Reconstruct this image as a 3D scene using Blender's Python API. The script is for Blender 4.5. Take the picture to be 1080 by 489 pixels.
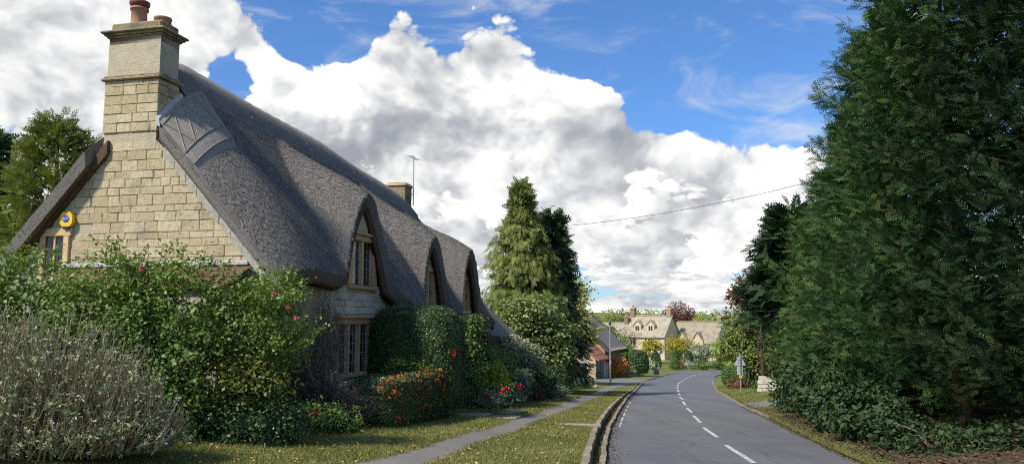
import bpy, bmesh, math, random
import numpy as np
from mathutils import Vector, Matrix
for o in list(bpy.data.objects): bpy.data.objects.remove(o)
random.seed(7); RNG = np.random.default_rng(11)
SC = bpy.context.scene; COL = SC.collection
# ------------------------------------------------------------------ camera
cam = bpy.data.cameras.new('camera'); camo = bpy.data.objects.new('camera', cam); COL.objects.link(camo)
cam.sensor_width = 36.0; cam.lens = 36.0 * 831.0 / 1080.0; cam.clip_end = 8000; cam.clip_start = .1
camo.location = (0, 0, 0); camo.rotation_euler = (math.radians(90) + math.atan(93.5 / 831), 0, 0)
SC.camera = camo
# ------------------------------------------------------------------ sun and exposure
SUN_AZ = math.atan2(-.80, -.60); SUN_EL = math.radians(47)
tosun = Vector((math.sin(SUN_AZ) * math.cos(SUN_EL), math.cos(SUN_AZ) * math.cos(SUN_EL), math.sin(SUN_EL)))
sl = bpy.data.lights.new('sun', 'SUN'); sl.energy = 2.45; sl.angle = math.radians(5); sl.color = (1, .93, .80)
so = bpy.data.objects.new('sun', sl); COL.objects.link(so); so.rotation_euler = tosun.to_track_quat('Z', 'Y').to_euler()
so.location = (-60, -40, 60)
SC.view_settings.view_transform = 'Standard'; SC.view_settings.look = 'None'
SC.view_settings.exposure = 1.22; SC.view_settings.gamma = 1.0; SC.view_settings.use_curve_mapping = False
SC.render.engine = 'CYCLES'; SC.cycles.use_denoising = False; SC.cycles.filter_width = 1.05
SC.cycles.max_bounces = 7; SC.cycles.diffuse_bounces = 5; SC.cycles.glossy_bounces = 2
SC.cycles.transmission_bounces = 3; SC.cycles.transparent_max_bounces = 4
SC.cycles.caustics_reflective = False; SC.cycles.caustics_refractive = False


# ------------------------------------------------------------------ node helper
class NB:
    def __init__(s, tree): s.t = tree
    def n(s, kind, **kw):
        nd = s.t.nodes.new(kind)
        for k, v in kw.items(): setattr(nd, k, v)
        return nd
    def put(s, sock, v):
        if hasattr(v, 'is_output') or isinstance(v, bpy.types.NodeSocket): s.t.links.new(v, sock)
        else: sock.default_value = v
    def m(s, op, a, b=None, c=None, clamp=False):
        nd = s.n('ShaderNodeMath', operation=op, use_clamp=clamp)
        for i, v in enumerate((a, b, c)):
            if v is not None: s.put(nd.inputs[i], v)
        return nd.outputs[0]
    def v(s, op, a, b=None):
        nd = s.n('ShaderNodeVectorMath', operation=op)
        s.put(nd.inputs[0], a)
        if b is not None:
            if op == 'SCALE': s.put(nd.inputs[3], b)
            else: s.put(nd.inputs[1], b)
        return nd.outputs[1] if op in ('DISTANCE', 'LENGTH', 'DOT_PRODUCT') else nd.outputs[0]
    def noise(s, vec, scale, detail=4, rough=.5, dist=0.0, color=False):
        nd = s.n('ShaderNodeTexNoise')
        if vec is not None: s.put(nd.inputs['Vector'], vec)
        s.put(nd.inputs['Scale'], scale); s.put(nd.inputs['Detail'], detail)
        s.put(nd.inputs['Roughness'], rough); s.put(nd.inputs['Distortion'], dist)
        return nd.outputs['Color' if color else 'Fac']
    def voro(s, vec, scale, feature='F1', detail=0, rough=.5, out='Distance', rand=1.0):
        nd = s.n('ShaderNodeTexVoronoi', feature=feature)
        if vec is not None: s.put(nd.inputs['Vector'], vec)
        s.put(nd.inputs['Scale'], scale)
        if 'Detail' in nd.inputs: s.put(nd.inputs['Detail'], detail); s.put(nd.inputs['Roughness'], rough)
        s.put(nd.inputs['Randomness'], rand)
        return nd.outputs[out]
    def mr(s, v, a, b, c=0.0, d=1.0, smooth=True):
        nd = s.n('ShaderNodeMapRange', interpolation_type='SMOOTHSTEP' if smooth else 'LINEAR')
        s.put(nd.inputs[0], v)
        for i, x in enumerate((a, b, c, d)): s.put(nd.inputs[i + 1], x)
        return nd.outputs[0]
    def mix(s, f, a, b, mode='MIX'):
        nd = s.n('ShaderNodeMix', data_type='RGBA', blend_type=mode)
        s.put(nd.inputs[0], f)
        for i, x in ((6, a), (7, b)):
            if isinstance(x, tuple) and len(x) == 3: x = (*x, 1)
            s.put(nd.inputs[i], x)
        return nd.outputs[2]
    def ramp(s, f, stops, interp='LINEAR'):
        nd = s.n('ShaderNodeValToRGB'); cr = nd.color_ramp; cr.interpolation = interp
        while len(cr.elements) < len(stops): cr.elements.new(.5)
        for e, (p, c) in zip(cr.elements, stops): e.position = p; e.color = (*c, 1)
        s.put(nd.inputs[0], f); return nd.outputs[0]
    def mapv(s, vec, scale=(1, 1, 1), rot=(0, 0, 0), loc=(0, 0, 0)):
        nd = s.n('ShaderNodeMapping'); s.put(nd.inputs[0], vec)
        nd.inputs[1].default_value = loc; nd.inputs[2].default_value = rot; nd.inputs[3].default_value = scale
        return nd.outputs[0]
    def bump(s, h, strength=.5, dist=.02):
        nd = s.n('ShaderNodeBump'); s.put(nd.inputs['Height'], h)
        nd.inputs['Strength'].default_value = strength; nd.inputs['Distance'].default_value = dist
        return nd.outputs[0]


# ------------------------------------------------------------------ sky: Nishita air with procedural cumulus
world = bpy.data.worlds.new('World'); SC.world = world; world.use_nodes = True
world.node_tree.nodes.clear(); W = NB(world.node_tree)
TH = math.atan(93.5 / 831)
def skydir(px, py):
    a = (px - 540) / 831; b = (244.5 - py) / 831
    return Vector((a, math.cos(TH) - math.sin(TH) * b, math.sin(TH) + math.cos(TH) * b)).normalized()
def build_sky():
    sky = W.n('ShaderNodeTexSky', sky_type='NISHITA'); sky.sun_disc = False
    sky.sun_elevation = SUN_EL; sky.sun_rotation = SUN_AZ; sky.air_density = 1.0; sky.dust_density = .6; sky.ozone_density = 2.0
    d = W.n('ShaderNodeTexCoord').outputs['Generated']
    sep = W.n('ShaderNodeSeparateXYZ'); W.put(sep.inputs[0], d); dz = sep.outputs[2]
    def layer(seed, scale, zs, amp, bias, off, edge, inner, fine=False):
        """one bank of cumulus: returns (cover, colour); bright rims and tops, greyer towards its body and base"""
        P = W.mapv(d, (scale, scale, scale * zs), loc=seed)
        P = W.v('ADD', P, W.v('SCALE', W.v('SUBTRACT', W.noise(P, 1.6, 3, .5, color=True), (.5, .5, .5)), .34))
        def fbm(vec):
            return W.m('SUBTRACT', W.noise(vec, 1.0, 7, .58), W.m('MULTIPLY', W.m('SUBTRACT', W.voro(vec, 2.3, 'F1', 3, .6), .45), .20))
        n0 = fbm(P); n1 = fbm(W.v('ADD', P, off)); n2 = fbm(W.v('ADD', P, tuple(x * .3 for x in off))) if fine else n1
        dens = W.m('ADD', W.m('MULTIPLY', W.m('SUBTRACT', n0, .50), amp), bias)
        alpha = W.mr(dens, 0.0, edge)
        lit = W.m('ADD', W.m('MULTIPLY', W.m('SUBTRACT', n0, n1), 3.2), W.m('MULTIPLY', W.m('SUBTRACT', n0, n2), 3.0 if fine else .8))
        lit = W.m('ADD', lit, W.m('MULTIPLY_ADD', W.mr(dens, .02, .42), -inner, .74))
        col = W.ramp(W.mr(lit, -.45, 1.10, smooth=False), [(0, (1.75, 1.85, 2.05)), (.28, (2.35, 2.45, 2.62)), (.50, (3.0, 3.08, 3.2)), (.74, (4.1, 4.14, 4.15)), (1, (5.3, 5.25, 5.1))])
        return alpha, col
    def lobesum(base, lobes):
        for (p, r, w) in lobes: base = W.m('ADD', base, W.mr(W.v('DISTANCE', d, tuple(skydir(*p))), 0.0, r, w, 0.0))
        return base
    big = W.noise(W.v('ADD', d, (7, 2, 5)), 2.3, 2, .5)
    bA = W.m('MULTIPLY_ADD', W.m('SUBTRACT', big, .46), .8, .03)
    # the heaped banks of the view and its blue openings: (direction, radius, weight)
    bA = lobesum(bA, [((440, 110), .24, .40), ((540, 150), .17, .24), ((50, 70), .27, .34), ((255, 25), .10, .26), ((300, 150), .15, .20), ((690, 185), .14, .34), ((810, 180), .15, .46), ((740, 250), .12, .16),
                      ((740, 30), .19, -.50), ((860, 70), .13, -.34), ((610, 10), .13, -.40), ((350, 10), .10, -.50), ((248, 88), .055, -.40), ((470, -55), .14, -.36)])
    aA, cA = layer((3.1, .4, 1.7), 4.6, 1.25, 1.25, bA, (-.20, -.06, .34), .06, .50, True)
    bB = lobesum(W.m('ADD', W.mr(dz, .10, .30, .27, -.50, smooth=False), W.m('MULTIPLY', W.m('SUBTRACT', big, .5), .4)), [((400, 175), .10, .12), ((620, 150), .10, .10)])
    aB, cB = layer((9.3, 4.4, 2.2), 6.5, 1.6, 1.35, bB, (-.22, -.06, .34), .07, .60)
    bC = W.mr(dz, .02, .18, .32, -.42, smooth=False)
    aC, cC = layer((1.7, 8.8, 6.1), 7.5, 3.2, 1.35, bC, (-.2, -.05, .5), .10, .62)
    # thin high streaks over the blue
    cs = W.noise(W.mapv(d, (2.2, 2.2, 7.0), rot=(0, math.radians(24), 0)), 2.6, 7, .62, .6)
    wisp = W.m('MULTIPLY', W.mr(cs, .46, .74), .62)
    skyc = W.mix(1.0, sky.outputs[0], (.38, .58, .83), 'MULTIPLY')
    c = W.mix(wisp, skyc, (3.9, 4.0, 4.1)); c = W.mix(aA, c, cA); c = W.mix(aB, c, cB); c = W.mix(aC, c, cC)
    bg = W.n('ShaderNodeBackground'); W.put(bg.inputs[0], c); bg.inputs[1].default_value = .09
    out = W.n('ShaderNodeOutputWorld'); W.put(out.inputs[0], bg.outputs[0])
build_sky()
world.cycles.sampling_method = 'MANUAL'; world.cycles.sample_map_resolution = 512

# ------------------------------------------------------------------ materials
MATS = {}
def mat(name, rough=.8, spec=.3):
    m = bpy.data.materials.new(name); m.use_nodes = True; nt = m.node_tree; nt.nodes.clear(); b = NB(nt)
    p = b.n('ShaderNodeBsdfPrincipled'); p.inputs['Roughness'].default_value = rough
    p.inputs['Specular IOR Level'].default_value = spec
    o = b.n('ShaderNodeOutputMaterial'); b.put(o.inputs[0], p.outputs[0]); MATS[name] = m
    return m, b, p, o
def objc(b): return b.n('ShaderNodeTexCoord').outputs['Object']
def geo(b): return b.n('ShaderNodeNewGeometry').outputs['Position']
def plain(name, c, rough=.7, spec=.3, metal=0.0, var=.12, scale=8):
    m, b, p, o = mat(name, rough, spec)
    f = b.noise(objc(b), scale, 5, .6)
    lo = tuple(x * (1 - var) for x in c); hi = tuple(min(1, x * (1 + var)) for x in c)
    b.put(p.inputs['Base Color'], b.ramp(f, [(.3, lo), (.7, hi)])); p.inputs['Metallic'].default_value = metal
    b.put(p.inputs['Normal'], b.bump(f, .25, .01))
    return m
def stone_mat(name, cols, scale=3.0, bump=.5, lichen=.3, rnd=True):
    m, b, p, o = mat(name, .92, .2); P = geo(b)
    r = b.n('ShaderNodeObjectInfo').outputs['Random'] if rnd else b.noise(P, 1.3, 2)
    f = b.m('ADD', b.m('MULTIPLY', r, .42), b.m('MULTIPLY_ADD', b.noise(P, scale, 8, .75), .60, .08))
    c = b.ramp(f, [(.15, cols[0]), (.45, cols[1]), (.7, cols[2]), (.95, cols[3])])
    st = b.mr(b.noise(P, 1.1, 6, .7), .45, .64)
    c = b.mix(b.m('MULTIPLY', st, lichen), c, (.13, .125, .10))
    sp = b.mr(b.noise(P, 13, 6, .8), .50, .62)
    c = b.mix(b.m('MULTIPLY', sp, lichen), c, (.10, .09, .065))
    wh = b.mr(b.noise(P, 6.5, 6, .7), .60, .70)
    c = b.mix(b.m('MULTIPLY', wh, .45), c, (.60, .57, .46))
    b.put(p.inputs['Base Color'], c)
    h = b.m('ADD', b.noise(P, 22, 6, .7), b.m('MULTIPLY', b.voro(P, 30), .5))
    b.put(p.inputs['Normal'], b.bump(h, bump, .025))
    return m
stone_mat('limestone', [(.36, .28, .16), (.455, .37, .23), (.53, .44, .285), (.60, .525, .375)], lichen=.42)
stone_mat('pale_limestone', [(.48, .43, .32), (.58, .53, .41), (.66, .61, .49), (.72, .68, .58)])
stone_mat('dressed_stone', [(.46, .31, .15), (.55, .385, .195), (.62, .445, .235), (.66, .50, .29)], 2.0, .3, .25)
stone_mat('chimney_stone', [(.22, .165, .09), (.28, .22, .125), (.33, .265, .16), (.40, .34, .22)], 2.5, .6, .8)
stone_mat('mortar', [(.38, .32, .22), (.45, .385, .27), (.50, .44, .32), (.55, .50, .38)], 2.0, .6, .25, False)
stone_mat('rubble', [(.26, .21, .14), (.36, .30, .21), (.44, .38, .27), (.55, .50, .38)], 4, .6, .4)
stone_mat('kerb_stone', [(.17, .14, .10), (.23, .19, .14), (.28, .24, .175), (.36, .32, .25)], 6, .5, .5)
stone_mat('slab_stone', [(.20, .19, .16), (.25, .24, .20), (.30, .28, .24), (.36, .34, .29)], 6, .4, .4)
stone_mat('warm_far_stone', [(.50, .41, .26), (.57, .47, .31), (.63, .53, .36), (.68, .60, .44)], 2, .3, .15, False)
stone_mat('stone_tile', [(.22, .185, .125), (.30, .255, .18), (.37, .32, .235), (.46, .41, .32)], 3, .5, .5)
stone_mat('brick_wall', [(.38, .26, .16), (.45, .33, .21), (.50, .39, .26), (.55, .45, .32)], 5, .5, .15, False)
plain('terracotta', (.38, .21, .145), .8, .2); plain('pot_rim', (.16, .05, .05), .6)
plain('clay_tile', (.15, .075, .052), .85, .2, var=.35, scale=4); plain('red_tile', (.36, .15, .09), .85, .2, var=.3, scale=3)
plain('lead', (.42, .42, .40), .6, .3); plain('grey_board', (.36, .33, .28), .9, .2, var=.3, scale=12)
plain('dark_board', (.10, .065, .042), .9, .2, var=.3); plain('teal_paint', (.035, .11, .12), .5)
plain('black_metal', (.025, .025, .028), .5, .4); plain('galvanised', (.34, .36, .37), .5, .5, .4)
plain('alarm_yellow', (.75, .50, .015), .4, .5, var=.03); plain('alarm_blue', (.02, .05, .30), .4, .5, var=.03)
plain('white_paint', (.75, .75, .72), .5, .4, var=.05); plain('sign_grey', (.50, .54, .55), .5, .4, var=.05)
plain('sticker_yellow', (.75, .50, .03), .5); plain('lime_render', (.58, .50, .36), .95, .1, var=.1, scale=2)
plain('bark', (.07, .052, .038), .95, .1, var=.4, scale=14); plain('twig', (.22, .17, .125), .95, .1, var=.3)
plain('purple_twig', (.14, .11, .105), .95, .1, var=.3); plain('pole_wood', (.30, .27, .23), .9, .2, var=.2)
plain('window_frame', (.42, .31, .19), .8); plain('lamp_glass', (.35, .36, .35), .2, .6); plain('dark_void', (.02, .018, .016), 1, 0)

def glass():
    m, b, p, o = mat('leaded_glass', .08, .6)
    f = b.noise(objc(b), 6, 3)
    b.put(p.inputs['Base Color'], b.ramp(f, [(.3, (.012, .014, .016)), (.7, (.04, .045, .05))]))
    b.put(p.inputs['Normal'], b.bump(b.noise(objc(b), 9, 2), .12, .01))
glass()
def thatch(name, a, bb, cc):
    m, b, p, o = mat(name, .95, .12); P = objc(b)
    fine = b.noise(b.mapv(P, (14, 70, 14)), 1.0, 5, .7)
    mid = b.noise(b.mapv(P, (.7, 5.5, .7)), 1.0, 6, .7); big = b.noise(P, .55, 4, .6)
    spk = b.noise(P, 26, 4, .75)
    f = b.m('ADD', b.m('MULTIPLY', fine, .36), b.m('ADD', b.m('MULTIPLY', mid, .24), b.m('ADD', b.m('MULTIPLY', big, .18), b.m('MULTIPLY', spk, .44))))
    c = b.ramp(f, [(.42, a), (.60, bb), (.80, cc)])
    c = b.mix(b.m('MULTIPLY', b.mr(b.noise(P, .9, 6, .7), .54, .70), .35), c, (.14, .145, .085))
    b.put(p.inputs['Base Color'], c)
    h = b.m('ADD', fine, b.m('MULTIPLY', b.noise(P, 55, 4, .7), .8))
    b.put(p.inputs['Normal'], b.bump(h, .9, .035))
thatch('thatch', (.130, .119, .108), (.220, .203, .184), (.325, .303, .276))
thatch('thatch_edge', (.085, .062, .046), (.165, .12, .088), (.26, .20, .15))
thatch('thatch_pale', (.17, .155, .135), (.32, .295, .26), (.48, .44, .39)); plain('hazel', (.30, .27, .235), .9, .1, var=.2)

def leafmat(name, cols, rough=.55, spec=.25, trans=.25):
    """colour varies leaf by leaf through the 'rnd' attribute, and softly from limb to limb"""
    m, b, p, o = mat(name, rough, spec)
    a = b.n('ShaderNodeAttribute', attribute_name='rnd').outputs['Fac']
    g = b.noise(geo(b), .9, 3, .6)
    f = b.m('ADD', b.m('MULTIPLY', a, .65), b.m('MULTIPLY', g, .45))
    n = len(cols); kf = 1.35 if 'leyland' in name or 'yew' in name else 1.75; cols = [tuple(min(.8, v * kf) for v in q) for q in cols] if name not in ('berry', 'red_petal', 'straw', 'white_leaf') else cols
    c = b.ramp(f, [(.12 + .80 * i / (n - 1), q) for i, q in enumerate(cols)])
    b.put(p.inputs['Base Color'], c)
    if trans:
        t = b.n('ShaderNodeBsdfTranslucent'); b.put(t.inputs[0], b.mix(1.0, c, (1.0, 1.1, .55), 'MULTIPLY'))
        mx = b.n('ShaderNodeMixShader'); mx.inputs[0].default_value = trans
        b.put(mx.inputs[1], p.outputs[0]); b.put(mx.inputs[2], t.outputs[0]); b.put(o.inputs[0], mx.outputs[0])
    return m
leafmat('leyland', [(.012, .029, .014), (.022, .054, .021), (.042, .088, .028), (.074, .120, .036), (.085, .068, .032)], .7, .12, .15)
leafmat('leyland_shaded', [(.007, .015, .009), (.011, .024, .012), (.018, .036, .015), (.030, .05, .02), (.06, .045, .022)], .75, .1, .1)  # darker leyland copy for the two near trees, shade put into its colour
leafmat('yew_dark', [(.012, .022, .012), (.020, .040, .018), (.032, .058, .022)], .6, .2, .1)
leafmat('cypress', [(.050, .066, .018), (.085, .105, .026), (.13, .145, .036), (.17, .175, .05)], .6, .2, .2)
leafmat('cypress_dark', [(.026, .040, .018), (.042, .064, .026), (.066, .09, .035)], .6, .2, .15)
leafmat('pale_leaf', [(.06, .09, .03), (.10, .13, .045), (.15, .18, .07), (.21, .23, .11)], .5, .3, .25)
leafmat('rose_leaf', [(.035, .066, .014), (.066, .105, .02), (.10, .14, .028), (.14, .17, .04)], .45, .35, .3)
leafmat('mid_leaf', [(.03, .06, .016), (.05, .09, .022), (.08, .125, .03), (.12, .16, .04)], .5, .3, .25)
leafmat('dark_leaf', [(.012, .028, .010), (.022, .045, .014), (.035, .065, .02), (.055, .085, .028)], .4, .4, .12)
leafmat('box_leaf', [(.015, .03, .011), (.027, .05, .016), (.042, .072, .022), (.066, .098, .03)], .4, .4, .12)
leafmat('laurel_leaf', [(.009, .02, .008), (.015, .03, .011), (.024, .043, .015), (.04, .06, .022)], .6, .2, .12)
leafmat('yellow_leaf', [(.13, .125, .015), (.20, .175, .018), (.26, .21, .02), (.22, .21, .03)], .5, .3, .25)
leafmat('lime_leaf', [(.09, .13, .02), (.14, .19, .025), (.20, .25, .035), (.26, .28, .05)], .5, .3, .3)
leafmat('gold_leaf', [(.10, .115, .02), (.16, .165, .026), (.22, .20, .035), (.26, .21, .05)], .5, .3, .3)
leafmat('orange_leaf', [(.16, .10, .02), (.30, .13, .02), (.40, .17, .02), (.22, .16, .03)], .5, .3, .2)
leafmat('copper_leaf', [(.045, .016, .016), (.075, .024, .022), (.11, .038, .03), (.15, .06, .04)], .5, .3, .15)
leafmat('rust_leaf', [(.06, .024, .016), (.09, .034, .02), (.12, .05, .026), (.07, .05, .02)], .5, .3, .2)
leafmat('white_leaf', [(.14, .18, .08), (.26, .28, .17), (.38, .38, .27), (.12, .17, .06)], .5, .3, .2)
leafmat('silver_leaf', [(.12, .14, .078), (.17, .19, .115), (.23, .25, .165), (.29, .305, .22)], .8, .1, .12)
leafmat('blue_leaf', [(.05, .075, .045), (.085, .115, .075), (.13, .16, .11), (.18, .205, .15)], .7, .2, .12)
leafmat('dry_head', [(.11, .085, .048), (.16, .128, .074), (.21, .172, .105), (.26, .22, .14)], .9, .1, .05)
leafmat('dry_stem', [(.12, .10, .06), (.17, .145, .088), (.22, .195, .12), (.27, .245, .16)], .9, .1, .05)
leafmat('berry', [(.42, .07, .01), (.58, .12, .015), (.65, .19, .02), (.5, .05, .02)], .35, .4, 0)
leafmat('red_petal', [(.48, .015, .015), (.62, .03, .02), (.7, .06, .03)], .5, .3, .15)
leafmat('pink_petal', [(.5, .05, .10), (.6, .12, .16), (.7, .2, .22)], .5, .3, .15)
leafmat('grass', [(.066, .078, .022), (.098, .108, .032), (.138, .138, .047), (.19, .175, .077)], .6, .2, .25)
leafmat('dead_leaf', [(.10, .05, .02), (.19, .10, .035), (.29, .18, .05), (.36, .28, .08)], .8, .1, .1)
leafmat('brown_litter', [(.022, .015, .009), (.036, .025, .014), (.056, .04, .023), (.085, .063, .034)], .9, .1, 0)
leafmat('olive_leaf', [(.045, .062, .014), (.075, .09, .018), (.11, .122, .024), (.15, .155, .036)], .5, .3, .25)
leafmat('straw', [(.10, .092, .083), (.16, .148, .134), (.23, .214, .193), (.32, .298, .27)], .95, .1, 0)
leafmat('far_leaf', [(.055, .075, .025), (.085, .11, .032), (.12, .145, .04), (.17, .17, .05)], .6, .2, .2)

def ground_mat():
    m, b, p, o = mat('ground', .95, .1); P = geo(b)
    f = b.m('ADD', b.m('MULTIPLY', b.noise(P, .5, 5, .6), .5), b.m('MULTIPLY', b.noise(P, 9, 6, .7), .5))
    c = b.ramp(f, [(.30, (.085, .105, .032)), (.48, (.125, .142, .042)), (.62, (.17, .175, .058)), (.78, (.23, .21, .095))])
    e = b.mr(b.noise(P, 2.2, 5, .7), .58, .70)
    c = b.mix(b.m('MULTIPLY', e, .45), c, (.15, .11, .06))
    b.put(p.inputs['Base Color'], c); b.put(p.inputs['Normal'], b.bump(b.noise(P, 45, 4, .7), .7, .03))
ground_mat()
def soil_mat():
    m, b, p, o = mat('soil', .95, .1); P = geo(b)
    b.put(p.inputs['Base Color'], b.ramp(b.noise(P, 9, 6, .7), [(.3, (.045, .033, .022)), (.5, (.09, .065, .04)), (.7, (.17, .125, .075))]))
    b.put(p.inputs['Normal'], b.bump(b.noise(P, 30, 5, .7), .9, .04))
soil_mat()
def asphalt(name, dark, light, tint=None):
    m, b, p, o = mat(name, .78, .35); P = geo(b)
    agg = b.noise(P, 60, 4, .8); blot = b.noise(P, .55, 5, .6)
    wear = b.noise(b.mapv(P, (1.0, .08, 1.0), rot=(0, 0, math.radians(9))), .9, 4, .6)
    f = b.m('ADD', b.m('MULTIPLY', agg, .45), b.m('ADD', b.m('MULTIPLY', blot, .3), b.m('MULTIPLY', wear, .35)))
    c = b.ramp(f, [(.35, dark), (.75, light)])
    cr = b.voro(b.v('ADD', P, b.v('SCALE', b.noise(P, 1.5, 4, .7, color=True), .9)), .33, 'DISTANCE_TO_EDGE')
    tr = b.noise(b.mapv(P, (1.5, .05, 1.0), rot=(0, 0, math.radians(10)), loc=(2, 5, 0)), .8, 3, .5)
    c = b.mix(b.m('MULTIPLY', b.mr(tr, .52, .66), .35), c, (.17, .155, .135))
    ck = b.m('MULTIPLY', b.mr(cr, .004, .010, 1, 0), b.mr(b.noise(P, .25, 2), .50, .6))
    c = b.mix(b.m('MULTIPLY', ck, .6), c, (.03, .03, .03))
    b.put(p.inputs['Base Color'], c); b.put(p.inputs['Normal'], b.bump(agg, .45, .012))
    b.put(p.inputs['Roughness'], b.mr(blot, .3, .7, .70, .86))
asphalt('asphalt', (.075, .079, .086), (.150, .156, .165)); asphalt('path_asphalt', (.095, .09, .08), (.235, .222, .20))
asphalt('pale_asphalt', (.13, .125, .115), (.21, .20, .185))
def roadpaint():
    m, b, p, o = mat('road_paint', .7, .3); P = geo(b)
    w = b.mr(b.noise(P, 9, 7, .8), .40, .56)
    b.put(p.inputs['Base Color'], b.mix(b.m('MULTIPLY', w, .75), (.66, .66, .63), (.16, .16, .165)))
roadpaint()
def hillmat():
    m, b, p, o = mat('hill', .95, .05); P = geo(b)
    b.put(p.inputs['Base Color'], b.ramp(b.noise(P, .006, 5, .6), [(.35, (.05, .075, .05)), (.5, (.11, .13, .07)), (.65, (.20, .19, .11))]))
hillmat()

# ------------------------------------------------------------------ object helpers
def link(o, parent=None):
    COL.objects.link(o)
    if parent is not None: o.parent = parent
    return o
def tag(o, label, cat, group=None):
    o['label'] = label; o['category'] = cat
    if group: o['group'] = group
    return o
def empty(name, loc=(0, 0, 0), rz=0.0):
    o = bpy.data.objects.new(name, None); o.empty_display_size = .3; o.location = loc; o.rotation_euler = (0, 0, rz)
    return link(o)
def mesh_np(name, V, Fq, m, parent=None, rnd=None, smooth=False):
    """V (n,3); Fq (k,3|4) int array, or list of such arrays"""
    fl = Fq if isinstance(Fq, list) else [Fq]
    fl = [np.asarray(f, np.int32) for f in fl if len(f)]
    me = bpy.data.meshes.new(name); V = np.asarray(V, np.float32)
    me.vertices.add(len(V)); me.vertices.foreach_set('co', V.ravel())
    tot = sum(f.size for f in fl); npoly = sum(len(f) for f in fl)
    me.loops.add(tot); me.polygons.add(npoly)
    me.loops.foreach_set('vertex_index', np.concatenate([f.ravel() for f in fl]))
    cnt = np.concatenate([np.full(len(f), f.shape[1], np.int32) for f in fl])
    st = np.concatenate([[0], np.cumsum(cnt)[:-1]]).astype(np.int32)
    me.polygons.foreach_set('loop_start', st)
    if smooth: me.polygons.foreach_set('use_smooth', np.ones(npoly, bool))
    if rnd is not None:
        a = me.attributes.new('rnd', 'FLOAT', 'POINT'); a.data.foreach_set('value', np.asarray(rnd, np.float32))
    me.update(calc_edges=True)
    ms = m if isinstance(m, (list, tuple)) else [m]
    for x in ms: me.materials.append(MATS[x])
    return link(bpy.data.objects.new(name, me), parent)
class MB:
    """collects simple solids, builds one mesh object"""
    def __init__(s): s.v = []; s.f = []
    def add(s, vs, fs):
        k = len(s.v); s.v += [tuple(x) for x in vs]; s.f += [tuple(i + k for i in f) for f in fs]; return s
    def box(s, x0, x1, y0, y1, z0, z1, ch=0.0):
        if ch <= 0:
            return s.hexa([(x0, y0, z0), (x1, y0, z0), (x1, y1, z0), (x0, y1, z0), (x0, y0, z1), (x1, y0, z1), (x1, y1, z1), (x0, y1, z1)])
        c = ch; vs = []
        for z, q in ((z0, c), (z0 + c, 0), (z1 - c, 0), (z1, c)):
            for x, y in ((x0 + q, y0 + q + c * (q == 0)), (x0 + q + c * (q == 0), y0 + q), (x1 - q - c * (q == 0), y0 + q), (x1 - q, y0 + q + c * (q == 0)),
                         (x1 - q, y1 - q - c * (q == 0)), (x1 - q - c * (q == 0), y1 - q), (x0 + q + c * (q == 0), y1 - q), (x0 + q, y1 - q - c * (q == 0))):
                vs.append((x, y, z))
        fs = [tuple(range(7, -1, -1)), tuple(range(24, 32))]
        for r in range(3):
            for i in range(8): j = (i + 1) % 8; fs.append((r * 8 + i, r * 8 + j, r * 8 + 8 + j, r * 8 + 8 + i))
        return s.add(vs, fs)
    def hexa(s, p): return s.add(p, [(3, 2, 1, 0), (4, 5, 6, 7), (0, 1, 5, 4), (1, 2, 6, 5), (2, 3, 7, 6), (3, 0, 4, 7)])
    def prism(s, poly, axis, a, b):
        """poly in the plane normal to axis, extruded from a to b"""
        n = len(poly)
        def P(q, w): return {'x': (w, q[0], q[1]), 'y': (q[0], w, q[1]), 'z': (q[0], q[1], w)}[axis]
        return s.add([P(q, a) for q in poly] + [P(q, b) for q in poly], [tuple(range(n - 1, -1, -1)), tuple(range(n, 2 * n))] + [(i, (i + 1) % n, n + (i + 1) % n, n + i) for i in range(n)])
    def tube(s, pts, rads, n=6, cap=True):
        pts = [Vector(p) for p in pts]; rings = []
        for i, p in enumerate(pts):
            d = (pts[min(i + 1, len(pts) - 1)] - pts[max(i - 1, 0)]).normalized()
            a = d.orthogonal().normalized() if i == 0 else (u - d * u.dot(d)).normalized()
            u = a; w = d.cross(a); r = rads[i] if hasattr(rads, '__len__') else rads
            rings.append([p + a * math.cos(t) * r + w * math.sin(t) * r for t in [2 * math.pi * k / n for k in range(n)]])
        fs = []
        for i in range(len(pts) - 1):
            for k in range(n): fs.append((i * n + k, i * n + (k + 1) % n, (i + 1) * n + (k + 1) % n, (i + 1) * n + k))
        if cap: fs += [tuple(range(n - 1, -1, -1)), tuple(range((len(pts) - 1) * n, len(pts) * n))]
        return s.add([q for r in rings for q in r], fs)
    def lathe(s, prof, c=(0, 0, 0), n=16):
        vs = []; fs = []
        for r, z in prof:
            for k in range(n): t = 2 * math.pi * k / n; vs.append((c[0] + r * math.cos(t), c[1] + r * math.sin(t), c[2] + z))
        for i in range(len(prof) - 1):
            for k in range(n): fs.append((i * n + k, i * n + (k + 1) % n, (i + 1) * n + (k + 1) % n, (i + 1) * n + k))
        fs += [tuple(range(n - 1, -1, -1)), tuple(range((len(prof) - 1) * n, len(prof) * n))]
        return s.add(vs, fs)
    def build(s, name, m, parent=None, smooth=False, off=(0, 0, 0)):
        me = bpy.data.meshes.new(name)
        me.from_pydata([(v[0] - off[0], v[1] - off[1], v[2] - off[2]) for v in s.v], [], s.f)
        if smooth:
            for p in me.polygons: p.use_smooth = True
        me.materials.append(MATS[m]); me.update()
        return link(bpy.data.objects.new(name, me), parent)

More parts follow.
